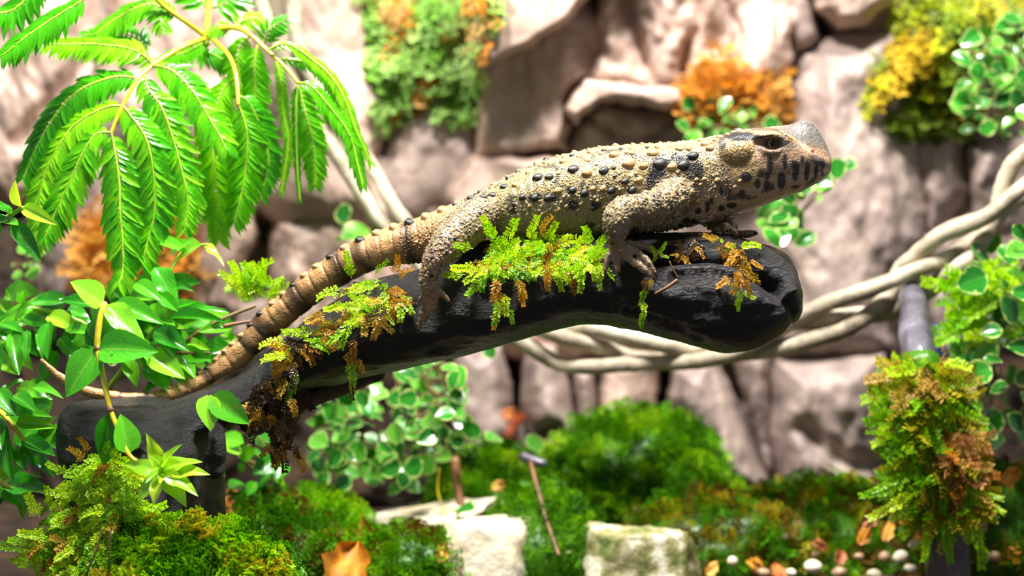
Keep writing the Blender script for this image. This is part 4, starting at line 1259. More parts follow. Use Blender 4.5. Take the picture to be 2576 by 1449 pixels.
k = 0
while k < 26:
    x, y = rf.uniform(-40, 150), rf.uniform(930, 1290)
    if not inpoly(np.array([x]), np.array([y]), [(-40, 930), (140, 940), (150, 1060), (120, 1200), (40, 1290), (-40, 1300)])[0]: continue
    k += 1
    a = rf.uniform(0, 6.28); L = rf.uniform(70, 110); Y = rf.uniform(.02, .05)
    put_leaf(lc_, (x - math.cos(a) * L / 2, y - math.sin(a) * L / 2), (x + math.cos(a) * L / 2, y + math.sin(a) * L / 2 + 14), Y, Y - .008, rf.uniform(.42, .55), M_LEAFD, rf.uniform(-.4, .4))
sp = empty("leafy_sprout", P(20, 560, .01), "young leafy sprout below the feathery fronds, with paired pale tip leaves", "plant")
stem(sp, [(-60, 590, .02), (0, 556, .012), (32, 538, .008), (56, 522, .006)], .0013, .0009, M_STEMG)
for a, b, w, m_ in (((50, 520), (34, 456), .42, M_LEAFY), ((56, 522), (140, 562), .34, M_LEAFY), ((30, 540), (-16, 494), .5, None), ((20, 548), (-30, 560), .6, None), ((10, 556), (48, 574), .6, None), ((28, 560), (102, 650), .40, M_LEAFD), ((-4, 560), (-20, 610), .5, None)):
    put_leaf(sp, a, b, .008, .0, w, m_, random.uniform(-.2, .2))
pr = empty("leaf_pair", P(540, 1005, -.02), "single pair of light green leaves on the branch below the tail", "plant")
stem(pr, [(560, 1010, -.004), (548, 1000, -.014), (530, 998, -.018)], .0009, .0007, M_STEMG)
put_leaf(pr, (520, 994), (531, 1080), -.018, -.026, .72, None, -.3, k=0)
put_leaf(pr, (530, 996), (626, 1064), -.018, -.024, .62, None, .2, k=0)

# ------------------------------------------------------------------ variegated creeping fig
def fig(name, base, label, poly, n, size, Y0, Y1, mats, extra=(), seed=1, stems=6, group=None):
    r = random.Random(seed)
    e = empty(name, P(*base), label, "plant", group)
    xs = [p[0] for p in poly]; ys = [p[1] for p in poly]
    pts = []
    while len(pts) < n:
        x, y = r.uniform(min(xs), max(xs)), r.uniform(min(ys), max(ys))
        if inpoly(np.array([x]), np.array([y]), poly)[0]:
            if min([math.hypot(x - a, y - b) for a, b in pts[-60:]] + [99]) > size * .35: pts.append((x, y))
            elif r.random() < .1: pts.append((x, y))
    pts = pts + list(extra)
    for k in range(stems):
        s0 = r.choice(pts); c = sorted(pts, key=lambda q: math.hypot(q[0] - s0[0], (q[1] - s0[1])))[2:20:5] if len(pts) > 8 else pts
        Y = (Y0 + Y1) / 2 + .004
        q = [(base[0], base[1], base[2])] + [(x, y, Y) for x, y in c]
        stem(e, q, .0008, .0005, M_STEMB, "stem", 5, 4)
    for x, y in pts:
        a = r.uniform(0, 2 * math.pi)
        s = size * r.uniform(.7, 1.2)
        Y = r.uniform(Y0, Y1)
        dx, dy = math.cos(a), .35 + .65 * math.sin(a)
        nn = Vector((r.uniform(-.7, .7), -.75, r.uniform(.1, 1.1)))
        put_leaf(e, (x - dx * s / 2, y - dy * s / 2), (x + dx * s / 2, y + dy * s / 2), Y, Y - r.uniform(-.006, .01), r.uniform(.75, 1.0) * .6, r.choice(mats), 0, LR, nn)
    return e
F1, F2 = M_FIG, M_FIGL
fig("creeping_fig", (1000, 900, .24), "large cluster of dark green variegated fig leaves hanging under the branch", [(780, 1005), (880, 960), (1000, 925), (1120, 900), (1165, 930), (1160, 1000), (1200, 1070), (1170, 1130), (1080, 1170), (1050, 1240), (970, 1230), (900, 1170), (860, 1250), (790, 1200), (770, 1090)], 150, 50, .13, .20, [F1, F1, F1, F2], [(1195, 1092), (1240, 1100), (1232, 885), (1140, 955), (1010, 1215), (985, 1180), (830, 1035)], 11, 8)
fig("creeping_fig", (1328, 1170, .2), "two pale variegated leaves standing above the moss at the wall's foot", [(1310, 1110), (1360, 1110), (1360, 1150), (1310, 1150)], 3, 46, .19, .2, [F2], [], 12, 1)
fig("creeping_fig", (1170, 1330, .14), "lone green and cream fig leaf over the pale rock", [(1140, 1275), (1180, 1275), (1180, 1310), (1140, 1310)], 2, 60, .13, .14, [F2], [], 13, 1)
fig("creeping_fig", (1960, 600, .29), "loose string of variegated fig leaves beneath the lizard's chin", [(1905, 520), (1980, 470), (2070, 440), (2090, 470), (2040, 520), (2010, 580), (1960, 600), (1905, 590)], 24, 50, .16, .22, [F1, F1, F2], [(2135, 414), (2105, 424), (2072, 470), (2025, 602), (1985, 585), (1950, 550)], 14, 5)
fig("creeping_fig", (1800, 300, .285), "bright variegated leaves below the orange moss on the wall", [(1705, 265), (1780, 255), (1880, 250), (1960, 330), (1950, 370), (1700, 360)], 34, 42, .24, .27, [F2, F2, F1], [], 15, 4)
fig("creeping_fig", (875, 600, .27), "pale variegated leaf pair behind the base of the tail", [(850, 535), (905, 535), (905, 600), (850, 610)], 5, 74, .20, .23, [F2], [], 16, 1)
fig("creeping_fig", (2500, 860, .22), "dark variegated fig leaves beside the mossy post", [(2440, 590), (2640, 570), (2640, 1000), (2560, 1110), (2450, 1110), (2420, 960), (2400, 860), (2480, 830), (2440, 700)], 62, 66, .10, .17, [F1, F1, F1, F2], [(2430, 885), (2480, 892), (2478, 1080), (2450, 985)], 17, 8)
fig("creeping_fig", (60, 690, .2), "few small leaves low on the wall behind the young sprout", [(30, 640), (100, 600), (110, 690), (40, 740)], 10, 34, .16, .2, [F2], [], 18, 2)
fig("creeping_fig", (2530, 200, .27), "thick cushion of bright small leaves high on the right wall", [(2410, 110), (2500, 60), (2650, 0), (2700, 330), (2560, 330), (2430, 330), (2400, 240)], 120, 44, .20, .25, [F2, F2, F1], [], 19, 6)
fig("creeping_fig", (600, 1150, .1), "shaded green leaves in the gap behind the driftwood stump", [(570, 1100), (700, 1080), (720, 1230), (590, 1230)], 16, 50, .08, .13, [M_LEAFD], [], 20, 3)

# ------------------------------------------------------------------ twisted vine
tv = empty("twisted_vine", P(1480, 880, .16), "pale twisted vine of three strands sagging behind the branch", "vine")
Ly = lambda pts, Yf: [(x, y, Yf(x) + dz) for x, y, dz in pts]
Yf = lambda x: float(np.interp(x, [600, 1000, 1300, 1700, 2200, 2600], [.235, .205, .175, .165, .150, .140]))
SA = [(735, -120, 0), (738, -20, 0), (748, 100, -.004), (790, 205, -.003), (862, 300, .002), (920, 400, .004), (955, 455, .003), (995, 525, -.002), (1060, 610, 0), (1150, 700, 0), (1250, 780, .004), (1366, 829, -.004), (1448, 856, -.006), (1514, 874, 0), (1580, 898, .008), (1680, 905, .008), (1800, 893, .004), (1900, 885, 0), (1993, 867, -.006), (2080, 845, -.008), (2148, 817, -.006), (2229, 752, .004), (2263, 682, .010), (2297, 652, .004), (2366, 592, -.004), (2480, 545, -.005), (2576, 470, -.004), (2760, 330, 0)]
SB = [(630, -120, 0), (640, -30, 0), (690, 90, .004), (740, 200, .004), (790, 310, -.003), (840, 380, -.005), (885, 450, -.003), (945, 540, 0), (1040, 650, 0), (1120, 730, 0), (1220, 800, 0), (1310, 856, -.002), (1398, 912, 0), (1481, 923, -.005), (1580, 916, -.006), (1660, 912, 0), (1745, 909, -.004), (1844, 889, -.008), (1920, 853, -.008), (2024, 790, -.006), (2086, 762, -.006), (2180, 730, -.007), (2288, 687, -.006), (2378, 650, .002), (2440, 610, .010), (2500, 560, .012), (2560, 500, .010), (2760, 400, .008)]
SCs = [(685, -120, .006), (690, -30, .006), (722, 100, .010), (800, 230, .006), (850, 340, .008), (905, 460, .006), (965, 570, .006), (1080, 660, .006), (1250, 760, .006), (1398, 818, .003), (1481, 825, -.004), (1580, 845, -.006), (1679, 868, -.004), (1740, 880, .002), (1850, 850, .006), (1993, 810, .004), (2055, 806, 0), (2133, 797, .004), (2242, 784, .008), (2319, 742, .003), (2366, 707, 0), (2428, 660, -.004), (2462, 620, .002), (2505, 540, .008), (2535, 440, .006), (2580, 385, .006), (2760, 280, .006)]
for q, rr in ((SA, .0046), (SB, .0044), (SCs, .0046)):
    c = catmull([P(x, y, Yf(x) + dz) for x, y, dz in q], 8)
    rad = rr * (1 + .12 * vnoise(c * 60, 3)) * np.interp(c[:, 0], [P(700, 0, .2).x, P(1000, 0, .2).x, P(1300, 0, .17).x], [1.05, .85, 1.0])
    V, F = tube(c, rad, 14)
    V = V + .0004 * np.stack([fbm(V * 260, 3, 1), fbm(V * 260, 3, 2), fbm(V * 260, 3, 3)], 1)
    obj("vine_strand", mesh("vine_strand", V, F, M_VINE), tv)

# ------------------------------------------------------------------ post
po = empty("wooden_post", P(2380, 1560, .09), "slim dark wet wooden post wrapped in moss", "post")
c = catmull([P(2288, 690, .172), P(2296, 760, .135), P(2306, 850, .105), P(2320, 930, .09), P(2345, 1060, .09), P(2368, 1250, .09), P(2378, 1360, .09), P(2388, 1480, .09), P(2396, 1700, .09)], 8)
rad = np.interp(np.linspace(0, 1, len(c)), [0, .12, .3, .5, .8, 1], [.0058, .0072, .0088, .0105, .0112, .0115])
V, F = tube(c, rad, 20)
V = V + .0008 * np.stack([fbm(V * [200, 200, 60], 3, 1), fbm(V * [200, 200, 60], 3, 2), 0 * V[:, 0]], 1)
obj("post_shaft", mesh("post_shaft", V, F, M_STAKE), po)
# blue object half hidden
bl = bmesh.new()
bmesh.ops.create_cone(bl, cap_ends=True, segments=32, radius1=.026, radius2=.024, depth=.03)
bmesh.ops.bevel(bl, geom=[e for e in bl.edges if e.is_boundary or len(e.link_faces) == 2 and e.calc_face_angle(0) > 1], offset=.002, segments=2, affect='EDGES')
mb = bpy.data.meshes.new("blue_tub"); bl.to_mesh(mb); bl.free(); mb.materials.append(M_BLUE); mb.shade_smooth()
bo = bpy.data.objects.new("blue_tub", mb); COL.objects.link(bo); bo.location = P(2400, 890, .205); WL[bo.name] = bo.location.copy()
tag(bo, "dark blue smooth object half hidden behind post and leaves", "tub")
# ------------------------------------------------------------------ moss
def sprig_shape(seed, nodes=9, br=.34, leaf=.075, bend=.25, per=4):
    """feathery moss shoot along +Y, length 1"""
    r = random.Random(seed)
    V, F = [], []
    def lf(p, d, n, s):
        d = Vector(d).normalized(); n = Vector(n); n = (n - d * d.dot(n)).normalized(); x = d.cross(n)
        b = len(V); w = s * .42
        V.extend([tuple(p), tuple(p + d * s * .5 + x * w + n * s * .12), tuple(p + d * s), tuple(p + d * s * .5 - x * w + n * s * .12)])
        F.extend([(b, b + 1, b + 2), (b, b + 2, b + 3)])
    def pos(t):
        return Vector((bend * math.sin(t * 2.2 + seed) * t * .4, t, -bend * t * t + .05 * math.sin(t * 7 + seed)))
    # stem, three sided
    prev = None
    for i in range(nodes + 1):
        t = i / nodes; p = pos(t); w = .022 * (1 - .6 * t)
        b = len(V)
        V.extend([tuple(p + Vector((w, 0, 0))), tuple(p + Vector((-w * .5, 0, w))), tuple(p + Vector((-w * .5, 0, -w)))])
        if prev is not None:
            for k in range(3):
                k2 = (k + 1) % 3
                F.extend([(prev + k, prev + k2, b + k2), (prev + k, b + k2, b + k)])
        prev = b
    for i in range(1, nodes + 1):
        t = i / nodes; p = pos(t)
        for sg in (-1, 1):
            L = br * (1 - .72 * t) * r.uniform(.6, 1.15) + .04
            d = Vector((sg * (.9 + r.uniform(-.2, .2)), .75 + r.uniform(-.2, .2), r.uniform(-.25, .35))).normalized()
            for j in range(per):
                f = (j + 1) / per
                q = p + d * L * f
                for s2 in (-1, 1):
                    dd = (d + Vector((s2 * .6 * d.y, -s2 * .6 * d.x, r.uniform(-.3, .5)))).normalized()
                    lf(q - d * .02, dd, (0, 0, 1), leaf * r.uniform(.8, 1.3))
            lf(p + d * L, d, (0, 0, 1), leaf * 1.2)
    for k in range(3):
        lf(pos(1.0), (r.uniform(-.5, .5), 1, r.uniform(-.3, .4)), (0, 0, 1), leaf * 1.4)
    return np.array(V), np.array(F)
SPR = [sprig_shape(i, 10, .26, .085, .25 + .12 * (i % 3), 3) for i in range(6)]
SPRM = [mesh("sprig", v, f.tolist(), M_SPG, False) for v, f in SPR]
TUFT = [sprig_shape(20 + i, 4, .24, .15, .15, 1) for i in range(5)]
FROND = [sprig_shape(40 + i, 7, .42, .13, .3, 2) for i in range(5)]

def rdir(down=.5, out=.7, spread=.8):
    return Vector((random.uniform(-spread, spread), -out * random.uniform(.3, 1), -down + random.uniform(-.5, .6)))

def mossclump(label, items, base, name="moss_clump"):
    """moss on the branch: items = (px,py,Y,length px,angle deg in the picture (0 = right, 90 = down),material)"""
    e = empty(name, base, label, "moss")
    for x, y, Y, L, a, m_ in items:
        p = P(x, y, Y)
        L = L * px_m(Y) * .85
        d = Vector((math.cos(math.radians(a)), random.uniform(-.45, .1), -math.sin(math.radians(a))))
        n = Vector((random.uniform(-.4, .4), -.9, .5 + random.uniform(-.3, .3)))
        inst("sprig", random.choice(SPRM), frame(p, d, n, L, sx=L * random.uniform(.8, 1.15)), e, m_)
    return e
def surf_Y(px, py, default):
    d = (P(px, py, 1.0) - CAM).normalized()
    h = LOG_BVH.ray_cast(CAM, d)
    h2 = LBVH.ray_cast(CAM, d)
    ys = [q[0].y for q in (h, h2) if q[0] is not None and q[0].y < .06]
    return min(ys) - .0012 if ys else default
def patch(poly, n, L, a0, spread, mats, default=-.02, seed=0):
    r = random.Random(seed)
    xs = [p[0] for p in poly]; ys = [p[1] for p in poly]; out = []
    while len(out) < n:
        x, y = r.uniform(min(xs), max(xs)), r.uniform(min(ys), max(ys))
        if inpoly(np.array([x]), np.array([y]), poly)[0]:
            out.append((x, y, surf_Y(x, y, default) - r.uniform(0, .004), L * r.uniform(.6, 1.25), a0 + r.uniform(-spread, spread), r.choice(mats)))
    return out
GG, OO, BB = M_SPG, M_SPO, M_SPB
it = patch([(1205, 640), (1240, 610), (1300, 590), (1360, 590), (1400, 610), (1440, 620), (1500, 605), (1525, 640), (1500, 670), (1430, 680), (1380, 680), (1320, 670), (1260, 690), (1215, 680)], 165, 56, 60, 120, [GG, GG, GG, GG, GG, OO], -.024, 1)
it += [(1265, 640, -.026, 90, 250, GG), (1250, 600, -.025, 70, 235, GG), (1285, 630, -.026, 80, 265, GG), (1340, 610, -.027, 70, 270, GG), (1360, 600, -.026, 65, 285, OO), (1375, 610, -.027, 60, 290, GG), (1500, 620, -.027, 50, 300, GG), (1480, 620, -.027, 55, 260, GG), (1400, 620, -.026, 40, 250, GG),
       (1190, 625, -.024, 60, 200, GG), (1200, 680, -.026, 70, 190, GG), (1170, 690, -.024, 60, 185, GG), (1210, 700, -.026, 60, 130, GG), (1230, 670, -.026, 80, 150, GG), (1160, 640, -.022, 50, 190, M_SPG)]
it += [(1250, 700, -.027, 60, 100, OO), (1255, 730, -.026, 70, 92, OO), (1250, 750, -.026, 70, 95, GG), (1270, 740, -.026, 60, 80, GG), (1248, 780, -.025, 50, 100, OO), (1280, 775, -.025, 45, 70, GG), (1300, 700, -.027, 60, 70, OO), (1310, 720, -.026, 55, 80, OO), (1375, 660, -.028, 60, 90, OO), (1380, 690, -.028, 45, 95, M_SPO), (1420, 670, -.028, 50, 80, GG), (1440, 660, -.028, 60, 60, GG), (1480, 660, -.028, 50, 70, GG), (1508, 660, -.028, 50, 90, GG), (1508, 690, -.028, 40, 90, GG)]
mossclump("bright green feathery moss on the branch between the lizard's near legs", it, P(1350, 650, -.02))
it = patch([(870, 740), (900, 715), (960, 705), (1010, 715), (1020, 740), (1000, 780), (950, 800), (890, 800), (860, 770)], 85, 52, 100, 130, [GG, GG, GG, OO, OO, BB], -.006, 2)
it += [(885, 700, -.010, 70, 265, GG), (945, 690, -.010, 55, 300, GG), (860, 735, -.008, 70, 185, GG), (870, 770, -.008, 60, 175, GG), (880, 800, -.008, 80, 110, GG), (870, 830, -.008, 60, 150, GG), (890, 850, -.007, 60, 95, OO), (880, 880, -.006, 60, 90, OO), (885, 910, -.006, 60, 92, GG), (890, 940, -.006, 55, 90, GG), (885, 965, -.005, 45, 92, M_SPB), (900, 900, -.006, 45, 75, OO), (860, 870, -.006, 40, 190, OO), (990, 690, -.01, 50, 290, OO), (1000, 700, -.01, 45, 320, OO), (1015, 740, -.01, 50, 20, BB), (1000, 770, -.01, 60, 200, OO), (930, 790, -.01, 80, 150, GG)]
mossclump("yellow-green moss tangle on the branch beside the lizard's hind foot", it, P(930, 740, -.005))
it = patch([(700, 880), (740, 850), (800, 815), (845, 790), (850, 810), (800, 870), (760, 920), (710, 920)], 42, 55, 110, 120, [GG, OO, OO, BB, BB], .0, 3)
it += [(720, 862, -.004, 70, 190, GG), (790, 830, -.004, 80, 175, GG), (700, 870, -.004, 60, 110, OO), (705, 900, -.004, 60, 95, OO), (700, 930, -.003, 50, 100, OO), (745, 930, -.003, 60, 100, GG), (735, 960, -.002, 60, 105, GG), (780, 880, -.003, 70, 120, BB), (770, 860, -.004, 70, 115, GG), (820, 790, -.004, 60, 160, OO)]
mossclump("ragged orange and green moss under the middle of the tail", it, P(760, 870, .0))
it = patch([(640, 960), (700, 940), (760, 960), (750, 1040), (700, 1080), (640, 1060)], 30, 60, 110, 60, [BB, BB, BB, OO], .0, 4)
it += patch([(650, 1050), (740, 1050), (750, 1140), (690, 1150)], 16, 60, 95, 40, [BB, BB, OO], .004, 5) + [(600, 1030, .0, 60, 120, BB), (620, 1000, .0, 70, 100, BB), (640, 1010, -.002, 70, 150, OO)]
mossclump("dark brown dead moss dangling where branch meets stump", it, P(690, 1000, .0))
it = [(1622, 700, -.031, 40, 95, OO), (1620, 725, -.0305, 50, 95, GG), (1616, 752, -.030, 50, 88, GG), (1618, 780, -.029, 48, 92, GG), (1640, 700, -.031, 30, 100, OO)]
mossclump("thin green moss strand hanging below the lizard's front fingers", it, P(1620, 705, -.030))
it = [(1655, 640, -.024, 36, 300, GG), (1650, 648, -.024, 34, 255, GG), (1660, 640, -.024, 26, 20, GG), (1652, 640, -.024, 26, 120, GG)]
mossclump("tiny bright green moss tuft on the branch near the front fingers", it, P(1655, 642, -.022))
it = patch([(1700, 600), (1750, 590), (1750, 640), (1710, 650)], 14, 42, 110, 150, [OO, OO, BB], -.018, 6) + patch([(1790, 595), (1850, 595), (1870, 625), (1800, 615)], 12, 45, 90, 120, [OO, OO, OO, GG], -.02, 7)
mossclump("orange moss tuft beneath the lizard's chest", it[:14], P(1725, 620, -.015))
it = it[14:] + patch([(1835, 620), (1885, 630), (1885, 690), (1845, 690)], 22, 48, 100, 60, [OO, OO, OO, BB], -.026, 8) + [(1840, 700, -.031, 50, 150, OO), (1850, 705, -.031, 55, 100, OO), (1870, 700, -.031, 50, 60, OO), (1866, 725, -.031, 50, 100, GG), (1862, 745, -.030, 40, 100, GG), (1870, 735, -.030, 35, 20, GG), (1885, 655, -.030, 40, 20, OO)]
mossclump("orange moss hanging over the branch end below the far front foot", it, P(1850, 620, -.018))
it = patch([(640, 690), (690, 720), (690, 760), (620, 770), (600, 720)], 26, 62, 270, 70, [GG], .046, 9) + [(716, 735, .028, 34, 268, GG), (620, 740, .04, 55, 280, GG), (560, 715, .05, 70, 30, GG)]
mossclump("green moss rising behind the middle of the tail", it, P(650, 770, .05))

def tufts(name, label, surf, n, size, cols, lean=.5, shapes=None, group=None, cat="moss"):
    """one cushion: dense shoots over a base surface (base = list of (point, normal))"""
    Ms, cs = [], []
    shapes = shapes or TUFT
    for k in range(n):
        p, nn, c = surf()
        d = (nn + Vector((random.uniform(-lean, lean), random.uniform(-lean, lean), random.uniform(-lean, lean)))).normalized()
        s = size * random.uniform(.6, 1.35)
        Ms.append(frame(p, d, Vector((random.uniform(-1, 1), -1, random.uniform(-.5, 1))), s))
        f = random.uniform(.65, 1.25)
        cs.append(np.clip(np.array(c) * f, 0, 1))
    return scatter(shapes, Ms, cs)

def mound(label, px, py, Y, rx, ry, rz, n, size, palette, name="moss_mound", seed=0, shapes=None, lean=.55):
    """a moss cushion: rounded body standing on the ground with shoots all over it"""
    c = P(px, py, Y)
    bm = bmesh.new(); bmesh.ops.create_icosphere(bm, subdivisions=4, radius=1)
    V = np.array([v.co for v in bm.verts]); F = [tuple(v.index for v in f.verts) for f in bm.faces]; bm.free()
    f = 1 + .16 * fbm(V * 2.2 + seed, 3, seed)
    V = V * f[:, None] * [rx, ry, rz] + np.array(c)
    e = empty(name, (c.x, c.y, float(ground_z(np.array([c.x]), np.array([c.y]))[0])), label, "moss")
    base = np.array(palette[0])
    obj("cushion", mesh("cushion", V, F, M_MOSS, True, np.tile(base, (len(V), 1))), e)
    tri = np.array(F); A = V[tri]
    ar = np.linalg.norm(np.cross(A[:, 1] - A[:, 0], A[:, 2] - A[:, 0]), axis=1)
    fn = np.cross(A[:, 1] - A[:, 0], A[:, 2] - A[:, 0]); fn /= np.linalg.norm(fn, axis=1)[:, None]
    vis = (fn[:, 1] < .35) & (fn[:, 2] > -.5)
    ar = ar * vis; cum = np.cumsum(ar) / ar.sum()
    def surf():
        k = int(np.searchsorted(cum, random.random()))
        u1, u2 = random.random(), random.random()
        if u1 + u2 > 1: u1, u2 = 1 - u1, 1 - u2
        p = Vector(A[k][0] + (A[k][1] - A[k][0]) * u1 + (A[k][2] - A[k][0]) * u2); nz = math.sin(p.x * 130 + seed) * math.sin(p.y * 150 + p.z * 170 + seed * 2)
        i = int(np.clip((nz * .5 + .5 + random.uniform(-.25, .25)) * len(palette), 0, len(palette) - 1))
        return p, Vector(fn[k]), palette[i]
    V, F, C = tufts(name, label, surf, n, size, None, lean, shapes)
    o = obj("shoots", mesh("shoots", V, F, M_MOSS, False, C), e)
    tag(o, kind="stuff")
    return e
gr1, gr2, gr3, gr4 = srgb(92, 152, 10), srgb(130, 186, 14), srgb(166, 200, 26), srgb(70, 124, 12)
ye, orr, bro, tn = srgb(186, 172, 36), srgb(196, 132, 36), srgb(120, 84, 30), srgb(196, 160, 80)
mound("large bright green moss mound against the foot of the wall", 1590, 1310, .235, .058, .04, .056, 3100, .0084, [gr4, gr1, gr1, gr2, gr3], seed=1)
mound("low green moss mound left of the leaning twig", 1250, 1320, .215, .034, .04, .036, 1488, .0084, [gr4, gr1, gr2, gr3], seed=2)
mound("green moss slope between the two pale rocks", 1370, 1420, .150, .026, .04, .040, 1054, .0078, [gr4, gr4, gr1, gr2], seed=3)
mound("flat yellow-green moss cushion behind the fallen orange leaves", 770, 1385, .125, .032, .035, .024, 1364, .0073, [gr1, gr2, gr2, gr3], seed=4)
mound("olive moss mound with an oval cream pebble on it", 2040, 1400, .20, .055, .04, .038, 2108, .0078, [gr4, bro, gr1, gr2, ye], seed=5)
mound("olive moss behind the speckled rock", 1790, 1420, .175, .052, .035, .034, 1612, .0078, [gr4, gr1, bro, ye], seed=6)
mound("wispy yellow-green moss cushion at the foot of the stump", 505, 1492, -.035, .031, .022, .018, 930, .0123, [gr4, gr1, gr2, gr3, ye], seed=7, shapes=FROND, lean=.7)
mound("small green moss patch beside the orange leaves", 1020, 1430, .11, .024, .02, .018, 620, .0067, [gr4, gr1, gr2, bro], seed=8)
mound("brownish moss in the dark corner behind the post", 2520, 1350, .16, .05, .04, .035, 1116, .0078, [gr4, bro, gr4, orr], seed=9)
mound("shaded moss hummock in the gap below the branch", 650, 1385, .10, .035, .03, .02, 930, .0078, [gr4, gr4, gr1, bro], seed=10)

# feathery moss on the stump: single shoots
it = []
r = random.Random(5)
poly = [(190, 1160), (260, 1140), (340, 1180), (355, 1270), (340, 1360), (300, 1440), (180, 1449), (90, 1440), (60, 1370), (110, 1290), (150, 1240), (170, 1190)]
def stump_Y(x, y):
    d = (P(x, y, 1.0) - CAM).normalized(); h = LOG_BVH.ray_cast(CAM, d)
    return (h[0].y if h[0] is not None else .0)
while len(it) < 290:
    x, y = r.uniform(60, 360), r.uniform(1140, 1449)
    if inpoly(np.array([x]), np.array([y]), poly)[0]:
        it.append((x, y, min(stump_Y(x, y), .005) - r.uniform(.001, .009), r.uniform(45, 85), r.choice([r.uniform(20, 160), r.uniform(-30, 210)]), r.choice([GG, GG, GG, GG, OO])))
it += [(276, 1150, -.034, 56, 262, GG), (285, 1165, -.034, 50, 290, GG), (170, 1190, -.03, 60, 215, GG), (210, 1160, -.03, 50, 240, OO), (220, 1140, -.028, 45, 260, OO), (130, 1280, -.03, 60, 265, GG), (120, 1350, -.02, 80, 190, GG), (100, 1300, -.02, 70, 240, GG), (70, 1370, -.02, 60, 200, GG)]
mossclump("feathery yellow-green moss covering the front of the stump", it, P(240, 1300, -.03))
# moss sleeve on the post
def post_c(y):
    k = np.interp(y, [690, 930, 1060, 1250, 1360, 1480], [2286, 2320, 2345, 2368, 2378, 2388]); return k
it = []
e = empty("moss_sleeve", P(2345, 1100, .08), "shaggy yellow-green and orange moss sleeve wrapped round the post", "moss")
Vc = []
ys = np.linspace(935, 1290, 16)
cp = [P(post_c(y) + np.interp(y, [900, 1000, 1100, 1200, 1290], [6, -14, -4, 6, 4]), y, .088) for y in ys]
cr_ = np.interp(ys, [895, 915, 980, 1050, 1130, 1200, 1290], [.005, .009, .0115, .0135, .015, .013, .008])
V, F = tube(cp, cr_, 24)
V = V + .003 * np.stack([fbm(V * 70, 3, 4), fbm(V * 70, 3, 5), fbm(V * 70, 3, 6)], 1)
obj("sleeve_core", mesh("sleeve_core", V, F, M_MOSS, True, np.tile(np.array(gr4), (len(V), 1))), e)
def surf():
    k = random.random(); y = 895 + 395 * k
    a = random.uniform(math.pi, 2 * math.pi) if random.random() < .85 else random.uniform(0, math.pi)
    c_ = P(post_c(y) + np.interp(y, [900, 1000, 1100, 1200, 1290], [6, -14, -4, 6, 4]), y, .088); rr = np.interp(y, [895, 915, 980, 1050, 1130, 1200, 1290], [.006, .010, .0125, .0145, .016, .014, .009])
    n = Vector((math.cos(a), math.sin(a), -.35))
    x = math.cos(a)
    if y < 955: pal = [ye, tn, gr3, ye]
    elif x > .05 and y > 1040 and y < 1230: pal = [orr, tn, ye, srgb(206, 150, 96)]
    elif y > 1200: pal = [gr2, gr3, ye]
    else: pal = [gr1, gr2, gr2, gr3, ye]
    return c_ + n * rr, n, random.choice(pal)
V, F, C = tufts("x", "x", surf, 560, .0125, None, .8, SPR)
tag(obj("shoots", mesh("shoots", V, F, M_MOSS, False, C), e), kind="stuff")
for x, y, L, a in ((2300, 1240, 120, 150), (2270, 1200, 80, 160), (2430, 1230, 90, 15), (2440, 1250, 90, 25), (2345, 1290, 110, 100), (2380, 1300, 110, 85), (2400, 1290, 80, 60), (2430, 1290, 140, 70), (2290, 1270, 60, 140), (2250, 1100, 60, 200), (2215, 1060, 50, 240), (2450, 1180, 120, 95), (2340, 1330, 80, 105), (2260, 1230, 90, 170), (2410, 1270, 60, 40)):
    inst("sprig", random.choice(SPRM), frame(P(x, y, .07), Vector((math.cos(math.radians(a)), -.2, -math.sin(math.radians(a)))), Vector((0, -1, .3)), L * px_m(.07), sx=L * px_m(.07) * .55), e, GG)

# moss growing on the wall
def wallmoss(label, poly, n, size, palette, lean=.5, down=.8, shapes=None, seed=0, stand=.006, drops=0):
    r = random.Random(seed)
    xs = [p[0] for p in poly]; ys = [p[1] for p in poly]
    p0, _ = hit(WALL_BVH, sum(xs) / len(xs), max(0, sum(ys) / len(ys)))
    e = empty("wall_moss", p0, label, "moss")
    # cushion under the shoots
    pts = []
    Ms, cs, dp = [], [], []
    while len(Ms) < n:
        x, y = r.uniform(min(xs), max(xs)), r.uniform(min(ys), max(ys))
        if not inpoly(np.array([x]), np.array([y]), poly)[0]: continue
        q, nn = hit(WALL_BVH, x, y)
        if nn.y > 0: nn = -nn
        edge = min(1, polydist(np.array([x]), np.array([y]), poly)[0] / 60)
        q = q + Vector((0, -1, 0)) * stand * edge * r.uniform(0, 2.4)
        d = Vector((r.uniform(-lean, lean), -.6 + r.uniform(-.3, .3), -down + r.uniform(-lean, lean)))
        s = size * r.uniform(.6, 1.4)
        Ms.append(frame(q, d, Vector((r.uniform(-.6, .6), -.7, .7)), s))
        nz = vnoise(np.array([[x / 55, y / 55, seed]]), seed)[0]
        i = int(np.clip((nz * .6 + .5 + r.uniform(-.2, .2)) * len(palette), 0, len(palette) - 1))
        cs.append(np.clip(np.array(palette[i]) * r.uniform(.7, 1.25), 0, 1))
        if len(dp) < drops and r.random() < .2:
            dp.append(q + Vector(d).normalized() * s + Vector((0, -.004, -.001)))
    V, F, C = scatter(shapes or FROND, Ms, cs)
    tag(obj("shoots", mesh("shoots", V, F, M_MOSS, False, C), e), kind="stuff")
    if dp:
        bm = bmesh.new(); bmesh.ops.create_icosphere(bm, subdivisions=2, radius=1)
        dv = np.array([v.co for v in bm.verts]); df = [tuple(v.index for v in f.verts) for f in bm.faces]; bm.free()
        me_ = mesh("water_drop", dv, df, M_WATER)
        for p in dp:
            rr = r.uniform(.0010, .0022)
            inst("water_drop", me_, Matrix.Translation(p) @ Matrix.Diagonal((rr, rr, rr * 1.15, 1)), e)
    return e
